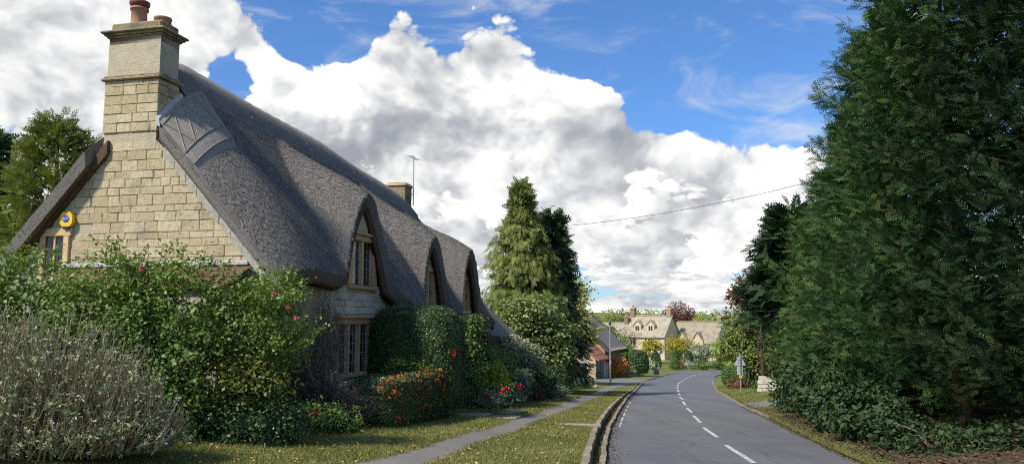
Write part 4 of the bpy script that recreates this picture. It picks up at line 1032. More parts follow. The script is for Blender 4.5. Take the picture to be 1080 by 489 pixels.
def rose():
    x, y = -6.0, 14.2; root = empty('rose_bush', (x, y, g1(x, y))); tag(root, 'big loose light green climbing rose in front of the gable', 'shrub')
    bl = [(-1.2, 0, 2.2, 1.2, .9, 1.0), (.1, 0, 2.3, 1.2, .9, .95), (1.3, .2, 2.0, 1.1, .8, .95), (.0, .1, 1.3, 1.1, .6, .6), (1.6, .2, 1.25, .6, .5, .7), (-1.9, .2, 1.4, .9, .8, 1.1), (-.8, .1, 2.7, .7, .6, .45)]
    Q, r = blob_leaves(bl, 1150, 24, .115, .07, wr=.33, shell=.30); 
    # arching shoots with leaves along them
    P0 = []; P1 = []
    n = 90
    for i in range(n):
        b = random.choice(bl); a = random.uniform(0, 6.28); st = np.array([b[0] + random.uniform(-.5, .5), b[1] + random.uniform(-.4, .2), b[2] + .2]); P0.append(st); P1.append(st + np.array([math.cos(a) * random.uniform(.4, .95), -abs(math.sin(a)) * .6, random.uniform(.15, .62)]))
    P0 = np.array(P0); P1 = np.array(P1); stems_mesh('shoots', P0, P1, .010, .004, 'rose_leaf', root, .3)[0]['kind'] = 'stuff'
    s = RNG.uniform(.2, 1.05, (n, 26, 1)); c = (P0[:, None] * (1 - s) + P1[:, None] * s + RNG.normal(0, .045, (n, 26, 3))).reshape(-1, 3)
    A = rdir(len(c)); N = unit(np.array([0, 0, .7]) + rdir(len(c))); L = RNG.uniform(.045, .085, len(c)); Q2 = leaf_arrays(c, A, N, L, L * .34)
    Q = np.concatenate([Q, Q2]); quads('foliage', Q, 'rose_leaf', root, np.r_[r, RNG.uniform(.4, 1, len(Q2))])
    M = MB()
    for i in range(14):
        b = random.choice(bl); a = Vector((random.uniform(-1, 1), random.uniform(-.1, .2), -.1)); e = Vector((b[0], b[1], b[2])); M.tube([a, a.lerp(e, .5) + Vector((random.uniform(-.2, .2), -.1, .1)), e], [.035, .025, .012], 6)
    M.build('stems', 'twig', root)
    for i, (px, pz) in enumerate([(2.15, 2.2), (2.3, 2.05), (1.9, 2.45), (-.4, 2.9)]):
        c = np.array([px, -.6, pz]); A = unit(rdir(14) + np.array([0, -.8, .2])); N = unit(np.cross(A, rdir(14))); quads('rose_flower', leaf_arrays(np.repeat(c[None], 14, 0), A, N, np.full(14, .055), np.full(14, .028)), 'pink_petal', root, RNG.uniform(0, 1, 14))
rose()
shrub('euonymus_bush', 'yellow green variegated bush above the dark box mound', -5.0, 13.9, [(-.2, 0, 1.0, .75, .5, .42), (.5, .1, .95, .6, .5, .5), (-.8, .1, .9, .5, .4, .4)], 'olive_leaf', 250, 18, .10, .062, sr=.015, cored=False)
shrub('box_mound', 'low dark rounded box mound at the edge of the lawn', -4.85, 14.1, [(0, 0, .32, 1.12, .75, .58), (.35, .1, .3, .9, .7, .52), (-.5, .05, .3, .75, .65, .5)], 'dark_leaf', 620, 18, .09, .05, shell=.8, sr=.02)
shrub('ivy_bush', 'dark green leafy bush in the gap beside the silver shrub', -5.9, 13.4, [(0, 0, .5, .75, .5, .8), (.3, .3, 1.3, .6, .5, .9), (-.5, .2, 1.6, .6, .5, .7)], 'mid_leaf', 300, 18, .12, .07, cored=False)
shrub('garden_shrub', 'mid green shrub filling the corner by the cottage gable', -7.9, 14.4, [(0, 0, 1.5, 1.2, .8, 1.3), (-1.2, .2, 1.6, 1.1, .8, 1.5)], 'mid_leaf', 420, 20, .15, .075, cored=False)
shrub('rose_bush', 'leafy rose growth at the far left edge below the barge board', -9.8, 14.8, [(0, 0, 2.2, 1.1, .8, 1.2), (.7, .1, 2.6, .8, .6, .8), (-1, .2, 2.0, 1.0, .8, 1.3)], 'rose_leaf', 420, 20, .15, .075, cored=False)
shrub('honeysuckle', 'yellowish leafy climber at the corner of the cottage', -5.1, 16.2, [(-.2, 0, 1.4, .5, .4, .8), (-.1, .2, 2.2, .42, .35, .6), (.3, .4, 2.95, .42, .3, .3)], 'rose_leaf', 190, 20, .13, .065, cored=False)
def flowers(root, pts, m, L=.05, k=12, name='flower'):
    for p in pts:
        A = unit(rdir(k) + np.array([0, -.5, .4])); quads(name, leaf_arrays(np.repeat(np.array([p]), k, 0) + RNG.normal(0, .02, (k, 3)), A, unit(np.cross(A, rdir(k))), np.full(k, L), np.full(k, L * .5)), m, root, RNG.uniform(0, 1, k))
g = shrub('geranium_bed', 'low leafy plants with a red flower beside the lawn', -4.1, 16.6, [(0, 0, .25, .6, .45, .38), (.5, .3, .22, .5, .4, .33), (-.5, -.2, .25, .4, .4, .33)], 'mid_leaf', 240, 14, .09, .06, cat='plant', sr=.012)
flowers(g, [(.12, -.45, .42), (.16, -.44, .47), (.08, -.44, .38), (-.55, -.4, .5)], 'red_petal', .06)
# tangled bare shrub and bare wisteria on the wall
def tangle(name, label, x, y, bl, n, m, leafm=None, nl=0, w=.010, cat='shrub'):
    root = empty(name, (x, y, g1(x, y))); tag(root, label, cat)
    bl = np.array(bl); k = RNG.integers(0, len(bl), n); b = bl[k]; d = rdir(n); p1 = b[:, :3] + d * b[:, 3:] * RNG.uniform(.5, 1.05, (n, 1)); p0 = b[:, :3] * np.array([.6, .6, .25]) + rdir(n) * b[:, 3:] * .3
    p1[:, 2] = np.maximum(p1[:, 2], .05); p0[:, 2] = np.maximum(p0[:, 2], .0)
    stems_mesh('stems', p0, p1, w, w * .4, m, root, .5)
    if nl:
        sel = RNG.integers(0, n, nl); c = p0[sel] + (p1[sel] - p0[sel]) * RNG.uniform(.4, 1.05, (nl, 1)) + RNG.normal(0, .05, (nl, 3)); A = rdir(nl); L = RNG.uniform(.04, .075, nl); quads('foliage', leaf_arrays(c, A, unit(np.cross(A, rdir(nl))), L, L * .35), leafm, root, RNG.uniform(0, 1, nl))
    return root
tangle('bare_shrub', 'tangled purplish bare shrub below the mullioned window', -3.95, 18.0, [(0, 0, .55, .8, .6, .65), (.5, .6, .45, .8, .6, .55), (-.4, -.2, .7, .6, .5, .75)], 1500, 'purple_twig', 'blue_leaf', 900, .009)
wy = cot_world(.25, 1.5, 0)
tangle('wisteria', 'bare brown climber trained up the cottage front wall', wy.x, wy.y, [(0, 0, 1.2, .55, 1.0, 1.3), (-.25, -.6, 2.3, .45, .7, 1.1), (.3, 1.1, 2.2, .35, .8, 1.1)], 560, 'twig', 'rose_leaf', 1100, .010, 'climber')

def clipped(name, label, x, y, rz, sx, sy, h, leafm, L=.05, dens=900, rnd_top=.3, cat='hedge', group=None, dome=False, taper=.0, box=4.0):
    """clipped hedge: dense small leaves over a rounded block with an inner mass of the same foliage"""
    root = empty(name, (x, y, g1(x, y)), rz); tag(root, label, cat, group)
    def shape(u, v, w, s=1.0):
        # superellipsoid-like mapping of direction
        p = box if not dome else 2.4
        r = (np.abs(u) ** p + np.abs(v) ** p + np.abs(np.where(w > 0, w, w)) ** p) ** (-1 / p)
        zz = w * r
        tp = 1 - taper * (zz * .5 + .5)
        return np.stack([u * r * sx / 2 * s * tp, v * r * sy / 2 * s * tp, (zz * .5 + .5) * h * s + (1 - s) * h * .5], -1)
    area = 2 * h * (sx + sy) + sx * sy; n = int(area * dens)
    # area-weighted sampling on a box, then rounded
    ws = np.array([sy * h, sy * h, sx * h, sx * h, sx * sy]); f = RNG.choice(5, n, p=ws / ws.sum()); a, b = RNG.uniform(-1, 1, n), RNG.uniform(-1, 1, n); one = np.ones(n)
    u = np.select([f == 0, f == 1, f == 2, f == 3, f == 4], [one, -one, a, a, a]); v = np.select([f == 0, f == 1, f == 2, f == 3, f == 4], [a, a, one, -one, b]); w = np.select([f < 4, f == 4], [b, one])
    P = shape(u, v, w); ctr = np.array([0, 0, h * .5]); out = unit((P - ctr) / np.array([sx, sy, h]))
    lump = np.sin(P[:, 0] * 5.1 + x) * np.sin(P[:, 1] * 4.3) * np.sin(P[:, 2] * 4.7 + y)
    P = P + out * (RNG.normal(0, .028, (n, 1)) + .035 * lump[:, None])
    N = unit(out * .7 + RNG.normal(0, .6, (n, 3)) + np.array([0, 0, .3])); A = rdir(n); A = unit(A - N * (A * N).sum(1, keepdims=True)); LL = L * RNG.uniform(.6, 1.3, n)
    quads('foliage', leaf_arrays(P, A, N, LL, LL * .42), leafm, root, np.clip(RNG.uniform(0, 1, n) * .7 + .3 * (lump * .5 + .5), 0, 1))
    q = 12; V = []; F = []
    for fi, (ax) in enumerate(range(5)):
        k0 = len(V)
        for i in range(q + 1):
            for j in range(q + 1):
                a, b = -1 + 2 * i / q, -1 + 2 * j / q; t = [(1, a, b), (-1, a, b), (a, 1, b), (a, -1, b), (a, b, 1)][fi]; V.append(shape(np.array(float(t[0])), np.array(float(t[1])), np.array(float(t[2])), .93))
        F += [(k0 + i * (q + 1) + j, k0 + (i + 1) * (q + 1) + j, k0 + (i + 1) * (q + 1) + j + 1, k0 + i * (q + 1) + j + 1) for i in range(q) for j in range(q)]
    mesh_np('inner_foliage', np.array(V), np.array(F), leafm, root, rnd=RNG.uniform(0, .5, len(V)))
    M = MB()
    for i in range(4): M.tube([(random.uniform(-.3, .3) * sx, random.uniform(-.3, .3) * sy, -.15), (random.uniform(-.3, .3) * sx, random.uniform(-.3, .3) * sy, h * .5)], .03, 5)
    M.build('stems', 'twig', root)
    return root, shape
LH, shp = clipped('berry_hedge', 'low clipped hedge spotted with orange berries below the window', -2.75, 20.5, math.radians(-13), 1.15, 4.5, 1.20, 'box_leaf', .045, 1000, box=9.0)
# orange firethorn berries over the front and top
m = 92
for i in range(m):
    if i < 66: p = shp(np.array(random.uniform(.2, 1.)), np.array(random.uniform(-.95, .7)), np.array(random.uniform(.3, 1.0)))
    else: p = shp(np.array(1.), np.array(random.uniform(-1, .9)), np.array(random.uniform(-.7, .6)))
    c = RNG.uniform(-.028, .028, (18, 3)) + p; A = rdir(18); quads('berry_cluster', leaf_arrays(c, A, unit(np.cross(A, rdir(18))), np.full(18, .055), np.full(18, .027)), 'berry', LH, RNG.uniform(0, 1, 18))
TH_, _ = clipped('clipped_hedge', 'tall dark clipped hedge block standing out from the cottage door', -2.72, 22.9, math.radians(-13), 2.6, 1.9, 3.05, 'box_leaf', .05, 900, taper=.06, box=5.0)
flowers(TH_, [(1.22, -.55, 1.75), (1.25, -.5, 1.82), (1.24, -.6, 1.68), (1.22, -.62, 1.8)], 'berry', .09, 16, 'berry_cluster')
shrub('euonymus_bush', 'yellow flecked bush leaning on the tall clipped hedge', -2.95, 21.55, [(0, 0, 1.25, .5, .4, .45), (.5, .1, 1.1, .35, .35, .35)], 'lime_leaf', 60, 14, .09, .06, cored=False, sr=.012)
shrub('creeper', 'bright green creeper climbing beside the cottage door', -1.35, 27.2, [(0, 0, 1.0, .42, .45, .9), (-.1, .2, 2.1, .45, .5, .8), (.0, .3, 2.75, .35, .4, .45)], 'mid_leaf', 260, 20, .13, .08, cat='climber')
shrub('fuchsia_bush', 'green garden shrub beyond the door path', -.75, 29.2, [(0, 0, .8, .6, .55, .8), (.3, .3, 1.3, .6, .5, .7), (-.3, .6, 1.6, .6, .5, .7)], 'mid_leaf', 260, 18, .14, .085)
shrub('spindle_bush', 'yellow green bush in the middle of the cottage border', -.5, 28.3, [(0, 0, .75, .5, .4, .6), (-.2, .3, 1.2, .4, .4, .4)], 'lime_leaf', 150, 16, .12, .08)
shrub('lavender_bush', 'blue grey feathery shrub at the end of the cottage border', .15, 31.2, [(0, 0, .6, .55, .5, .68), (.2, .1, .85, .4, .4, .5)], 'blue_leaf', 280, 16, .11, .11, wr=.12, up=1.0)
shrub('variegated_dogwood', 'white variegated shrub below the end of the thatch', .45, 35.5, [(0, 0, 2.0, .75, .6, .5), (.35, -.2, 1.5, .6, .5, .5), (-.5, .1, 2.35, .5, .5, .4)], 'white_leaf', 190, 18, .14, .11, cored=False)
shrub('border_shrub', 'dark low shrub at the foot of the pale spreading tree', 1.5, 38.0, [(0, 0, .6, .8, .7, .8), (.5, 1.2, .7, .8, .8, .8)], 'dark_leaf', 240, 16, .16, .09)
shrub('border_shrub', 'mid green low shrub beside the purple heather mound', 1.25, 35.2, [(0, 0, .5, .7, .6, .65), (-.6, .2, .8, .6, .6, .8)], 'laurel_leaf', 240, 16, .14, .09)
shrub('border_shrub', 'dark green shrub against the end wall of the cottage', .3, 33.4, [(0, 0, .8, .7, .5, .9), (-.7, 0, 1.0, .6, .5, .9)], 'dark_leaf', 240, 16, .14, .09)
shrub('heather_mound', 'small purplish round heather on the border edge', 1.0, 33.8, [(0, 0, .25, .42, .36, .34)], 'copper_leaf', 90, 14, .08, .05, sr=.01)
shrub('border_shrub', 'low blue green plants beside the end of the border', 1.75, 36.6, [(0, 0, .2, .5, .4, .3), (.5, .8, .22, .45, .4, .3)], 'blue_leaf', 120, 14, .09, .07, sr=.01)
fb = shrub('flower_bed', 'grey green leafy bed with red flowers past the door slabs', -.95, 27.2, [(0, 0, .25, .55, .5, .42), (.5, .6, .3, .5, .5, .45), (.9, 1.4, .3, .45, .5, .4)], 'blue_leaf', 220, 14, .10, .075, cat='plant', sr=.012)
flowers(fb, [(.1, -.5, .45), (.18, -.48, .40), (.7, -.1, .62), (.78, -.05, .68), (.62, .0, .55), (1.2, .9, .7), (1.28, 1.0, .62)], 'red_petal', .10, 14)
for k, (x, y) in enumerate([(3.6, 55), (4.2, 57), (4.9, 59), (5.6, 61)]):
    shrub('low_shrub', ['first', 'second', 'third', 'last'][k] + ' small dark green mound in the row before the stone wall', x, y, [(0, 0, .3, .6, .6, .42)], 'dark_leaf', 70, 14, .12, .10, group='mounds in front of the stone wall', sr=.015)

# ------------------------------------------------------------------ slabs crossing the grass
def slab(label, x, y, w, d, rz, h=.07):
    M = MB(); M.box(-w / 2, w / 2, -d / 2, d / 2, -.06, h, .02); o = M.build('stone_slab', 'slab_stone'); o.location = (x, y, g1(x, y)); o.rotation_euler = (math.atan(float(G(x, y + .5) - G(x, y - .5))), 0, rz); tag(o, label, 'paving slab', 'slabs crossing the grass'); return o
slab('wide worn stone slab leading from the path to the cottage door', -1.15, 23.6, 1.0, 1.15, -.2, .03); slab('door path slab touching the footpath, nearest the kerb end', -.2, 23.35, .85, 1.0, -.2, .03)
slab('long narrow slab beyond the door path with a raised edge', .05, 25.5, .5, 1.6, -.3); slab('thin stone slab crossing the verge beside the kerb', 1.75, 22.6, 1.5, .35, -.1, .04)
slab('pale slab across the grass near the heather mound', 1.7, 35.4, .8, .5, -.2, .04); slab('far stone slab before the stone wall border', 2.75, 39.6, .9, .45, -.2, .04)
M = MB(); M.lathe([(.16, -.05), (.2, .08), (.17, .2), (.08, .26)], (0, 0, 0), 9); o = M.build('boulder', 'rubble', smooth=True); o.location = (6.5, 62, g1(6.5, 62)); tag(o, 'small pale stone lying on the verge beside the path', 'stone')

# ------------------------------------------------------------------ grass blades and fallen leaves
def scatter_grass(name, n, region, hmin, hmax, w):
    X, Y = region(n); Z = G(X, Y); m = len(X)
    P = np.stack([X, Y, Z], 1); tuft = (np.sin(X * 5.3 + np.sin(Y * 3.1) * 2) * np.sin(Y * 4.7 + X) > .55); hh = (RNG.uniform(hmin, hmax, m) * (1 + .9 * tuft * RNG.random(m)))[:, None]; a = RNG.uniform(0, 6.283, m); S = np.stack([np.cos(a), np.sin(a), 0 * a], 1) * w
    tip = P + np.concatenate([RNG.normal(0, .5, (m, 2)) * hh, hh], 1)
    Q = np.stack([P - S, P + S, tip], 1)
    o = mesh_np(name, Q.reshape(-1, 3), np.arange(m * 3).reshape(m, 3), 'grass', None, rnd=np.repeat(np.clip(RNG.normal(.5, .25, m) + .25 * np.sin(X * 1.7) * np.sin(Y * 1.3), 0, 1), 3)); o['kind'] = 'stuff'
    o['label'] = {'lawn_grass': 'short green lawn and verge grass between cottage and kerb', 'verge_grass': 'grass on the right verge by the warning sign'}[name]; o['category'] = 'grass'
def pathx(Y, PP): return np.interp(Y, PP[:, 1], PP[:, 0])
def regL(n):
    Y = 10.5 + 45 * RNG.uniform(0, 1, n) ** 2.0; X = xl(Y) - .45 - RNG.uniform(0, 9, n)
    ok = ~((X > pathx(Y, PLr) + .0) & (X < pathx(Y, PRr) - .0)) & (X > np.interp(Y, [10, 13, 16, 19, 23, 27, 31, 36, 60], [-7, -5.8, -5, -3.6, -2.2, -1.2, .0, 1.4, 3.5]))
    m = int(n * .07); Ye = 10.5 + 45 * RNG.uniform(0, 1, m) ** 1.6; sd = RNG.random(m) < .5; Xe = np.where(sd, pathx(Ye, PLr), pathx(Ye, PRr)) + RNG.normal(0, .055, m)
    X, Y = np.r_[X[ok], Xe], np.r_[Y[ok], Ye]
    return X, Y
def regR(n):
    Y = RNG.uniform(40, 66, n); X = xr(Y) + .15 + RNG.uniform(0, 6, n); return X, Y
scatter_grass('lawn_grass', 260000, regL, .025, .065, .007); scatter_grass('verge_grass', 26000, regR, .05, .11, .02)
def litter(name, label, n, reg, L, m='dead_leaf', lift=.02):
    X, Y = reg(n); P = np.stack([X, Y, G(X, Y) + lift + RNG.uniform(0, .03, len(X))], 1); k = len(X); A = rdir(k) * np.array([1, 1, .25]); N = unit(np.array([0, 0, 1.2]) + rdir(k) * .7); LL = L * RNG.uniform(.6, 1.4, k)
    o = quads(name, leaf_arrays(P, unit(A), N, LL, LL * .36), m, None, RNG.uniform(0, 1, k)); o['kind'] = 'stuff'; o['label'] = label; o['category'] = 'leaves'
litter('fallen_leaves', 'yellow and brown fallen leaves strewn over the grass', 3600, regL, .05, lift=.035)
def regGut(n):
    Y = RNG.uniform(13, 60, n); return xl(Y) + np.where(RNG.random(n) < .5, RNG.uniform(-.28, -.15, n), np.abs(RNG.normal(.04, .14, n))), Y
litter('gutter_leaves', 'brown leaves gathered in the gutter along the kerb', 3200, regGut, .05, 'brown_litter', .055)
def regVr(n):
    Y = RNG.uniform(12, 38, n); return xr(Y) + np.abs(RNG.normal(.15, .35, n)) - .1, Y
litter('roadside_litter', 'dry leaves and straw along the right edge of the road', 3200, regVr, .05, 'brown_litter', .05)
def regBk(n):
    Y = RNG.uniform(12, 30, n); return xr(Y) + .3 + RNG.uniform(0, 5, n), Y
litter('woodland_litter', 'dead needles and leaves on the bank under the cypresses', 9000, regBk, .07, 'brown_litter', .02)

# ------------------------------------------------------------------ street furniture
def lamp():
    x, y = 16.9, 93.6; r = empty('street_lamp', (x, y, g1(x, y))); tag(r, 'dark lamp standard with two globes before the yellow shrubs', 'street lamp')
    M = MB(); M.box(-.28, .28, -.28, .28, -.1, .55, .03); M.build('plinth', 'black_metal', r)
    M = MB(); M.lathe([(.09, .55), (.07, .8), (.055, 1.2), (.05, 2.5), (.07, 2.55)], n=10); M.build('column', 'black_metal', r)
    M = MB(); M.tube([(-.42, 0, 2.38), (-.2, 0, 2.3), (0, 0, 2.42), (.2, 0, 2.3), (.42, 0, 2.38)], .03, 6); M.build('arm', 'black_metal', r)
    for sx in (-.42, .42):
        M = MB(); M.lathe([(.05, 2.38), (.16, 2.46), (.2, 2.60), (.15, 2.74), (.05, 2.80)], (sx, 0, 0), 12); g_ = M.build('globe', 'lamp_glass', r, True)
        M = MB(); M.lathe([(.12, 2.78), (.06, 2.86), (.02, 2.95)], (sx, 0, 0), 10); M.build('finial', 'black_metal', g_)
lamp()
def pole():
    x, y = 8.75, 71; r = empty('utility_pole', (x, y, g1(x, y))); tag(r, 'slim grey pole standing at the lane corner by the barn', 'pole')
    M = MB(); M.tube([(0, 0, -.3), (.01, 0, 2.5), (.03, 0, 5.3)], [.085, .075, .06], 9); M.build('shaft', 'pole_wood', r)
    M = MB(); M.lathe([(.10, 5.15), (.11, 5.3), (.05, 5.42)], (.03, 0, 0), 10); M.build('cap', 'black_metal', r)
    M = MB(); M.box(-.06, .06, -.12, -.078, 1.6, 1.9, .008); M.build('plate', 'sign_grey', r)
pole()
def sign():
    x, y = 15.1, 52.8; r = empty('warning_sign', (x, y, g1(x, y)), math.radians(6)); tag(r, 'grey backed triangular warning sign on a post on the right verge', 'road sign')
    M = MB(); M.tube([(0, 0, -.2), (0, 0, 2.45)], .038, 8); M.build('post', 'galvanised', r)
    M = MB(); M.prism([(-.36, 1.82), (.36, 1.82), (.40, 1.86), (.04, 2.47), (-.04, 2.47), (-.40, 1.86)], 'y', .05, .065); tp = M.build('triangle_plate', 'sign_grey', r)
    for zz in (1.98, 2.2):
        M = MB(); M.box(-.16, .16, .035, .05, zz - .02, zz + .02); M.build('bracket', 'galvanised', tp)
    M = MB(); M.box(-.20, .20, .05, .063, 1.20, 1.76, .004); M.build('plate', 'sign_grey', r)
    M = MB(); M.box(-.10, .10, -.056, -.042, .98, 1.18, .004); M.build('sticker', 'sticker_yellow', r)
sign()
# overhead wire between the far trees
pts = [Vector((2.6, 50.5, 6.0)).lerp(Vector((18.5, 42.0, 8.1)), s) + Vector((0, 0, -.45 * 4 * s * (1 - s))) for s in np.linspace(0, 1, 24)]
M = MB(); M.tube(pts, .014, 5); o = M.build('overhead_wire', 'black_metal'); tag(o, 'overhead wire slung between the conifers across the road', 'wire')
# stone blocks of an old wall end on the right verge
r = empty('wall_stub', (16.8, 53.2, g1(16.8, 53.2)), math.radians(-15)); tag(r, 'sloping broken end of a stone wall on the right verge', 'wall')
M = MB(); M.prism([(-.5, -.2), (1.6, -.2), (1.6, .55), (.9, .62), (.1, 1.02), (-.35, 1.05)], 'y', -.25, .25); b = M.build('masonry', 'pale_limestone', r)
for i in range(14):
    a = -.46 + (i % 5) * .36 + random.uniform(-.03, .03); zz = .02 + (i // 5) * .26
    if zz + .2 > (1.0 if a < 0 else .95 - .35 * a): continue
    M = MB(); M.box(a, a + .33, -.285, -.24, zz, zz + .23, .02); M.build('stone', 'pale_limestone', b)
# long rubble wall beyond the cottage
def rubble_wall():
    p, q = Vector((2.2, 60.5)), Vector((6.7, 73.5)); d = (q - p).normalized(); L = (q - p).length
    r = empty('stone_wall', (p.x, p.y, g1(p.x, p.y)), math.atan2(d.y, d.x)); tag(r, 'grey rubble stone garden wall between the trees and the barn', 'wall')
    z1 = g1(q.x, q.y) - g1(p.x, p.y); M = MB(); M.hexa([(0, -.2, -.3), (L, -.2, z1 - .3), (L, .2, z1 - .3), (0, .2, -.3), (0, -.2, 1.45), (L, -.2, z1 + 1.6), (L, .2, z1 + 1.6), (0, .2, 1.45)]); M.build('masonry', 'rubble', r)
    n = 24
    for i in range(n):
        s0, s1 = i / n, (i + .96) / n; h0 = 1.45 + (z1 + .15) * s0; h1 = 1.45 + (z1 + .15) * s1; j = random.uniform(.10, .2)
        M = MB(); M.hexa([(L * s0, -.26, h0 + .003), (L * s1, -.26, h1 + .003), (L * s1, .26, h1 + .003), (L * s0, .26, h0 + .003), (L * s0 + .05, -.2, h0 + j), (L * s1 - .05, -.2, h1 + j), (L * s1 - .05, .2, h1 + j), (L * s0 + .05, .2, h0 + j)]); M.build('coping_stone', 'rubble', r)
rubble_wall()

# ------------------------------------------------------------------ barn with red lean-to
def barn():
    r = empty('barn', (8.2, 78.2, g1(8.2, 78.2)), math.radians(-19.5)); tag(r, 'small thatched barn with red tiled front and teal doors', 'barn')
    M = MB(); M.prism([(-3.0, -.3), (0, -.3), (0, 1.98), (-3.0, 4.9)], 'y', 0, 4.4); M.build('front_wall', 'brick_wall', r)
    n = 7
    for k in range(n):
        s0, s1 = k / n, (k + 1) / n; f = lambda s: (.28 - 3.4 * s, 1.80 + 3.28 * s)
        (xa, za), (xb, zb) = f(s0 - .02), f(s1)
        M = MB(); M.hexa([(xa, -.22, za), (xb, -.22, zb), (xb, 4.5, zb), (xa, 4.5, za), (xa, -.22, za + .14), (xb, -.22, zb + .10), (xb, 4.5, zb + .10), (xa, 4.5, za + .14)]); M.build('tile_course', 'red_tile', r)
    for y0 in (.45, 1.95):
        M = MB(); M.box(-.02, .05, y0, y0 + 1.35, -.05, 1.72, .01); d = M.build('door', 'teal_paint', r)
        for q in range(4): M = MB(); M.box(.051, .065, y0 + .04 + q * .33, y0 + .33 + q * .33, .02, 1.66, .004); M.build('plank', 'teal_paint', d)
    M = MB(); M.box(-6.6, -.05, 4.42, 13, -.3, 2.75); M.build('main_wall', 'rubble', r)
    M = MB(); M.prism([(-6.6, 2.752), (-.05, 2.752), (-3.3, 6.1)], 'y', 4.42, 4.8); M.build('gable', 'rubble', r)
    ts = np.linspace(4.1, 13.4, 14); vs = np.linspace(-3.9, 3.9, 25); V = []
    for t in ts:
        for v in vs: V.append((v - 3.3, t, 6.75 - 1.06 * math.sqrt(v * v + .1) + random.uniform(-.03, .03) - .25 * max(0, abs(t - 8.7) - 4.0)))
    k = len(vs); N = len(V); V += [(a, b, c - .35) for a, b, c in V]; i = (np.arange(len(ts) - 1)[:, None] * k + np.arange(k - 1)[None]).ravel(); Fa = np.stack([i, i + k, i + k + 1, i + 1], 1)[:, ::-1]
    e = []; c = np.arange(k - 1)
    for rr in (0, len(ts) - 1): a = rr * k + c; e.append(np.stack([a, a + 1, a + 1 + N, a + N], 1))
    c = np.arange(len(ts) - 1)
    for cc in (0, k - 1): a = c * k + cc; e.append(np.stack([a, a + k, a + k + N, a + N], 1))
    mesh_np('thatch_roof', V, [Fa, Fa + N] + e, 'thatch', r)
barn()
hb = shrub('hanging_basket', 'bright red flowers by the barn doors', 9.95, 82.3, [(0, 0, 1.75, .3, .3, .28)], 'red_petal', 26, 10, .1, .12, stems=2, cat='flowers', cored=False)

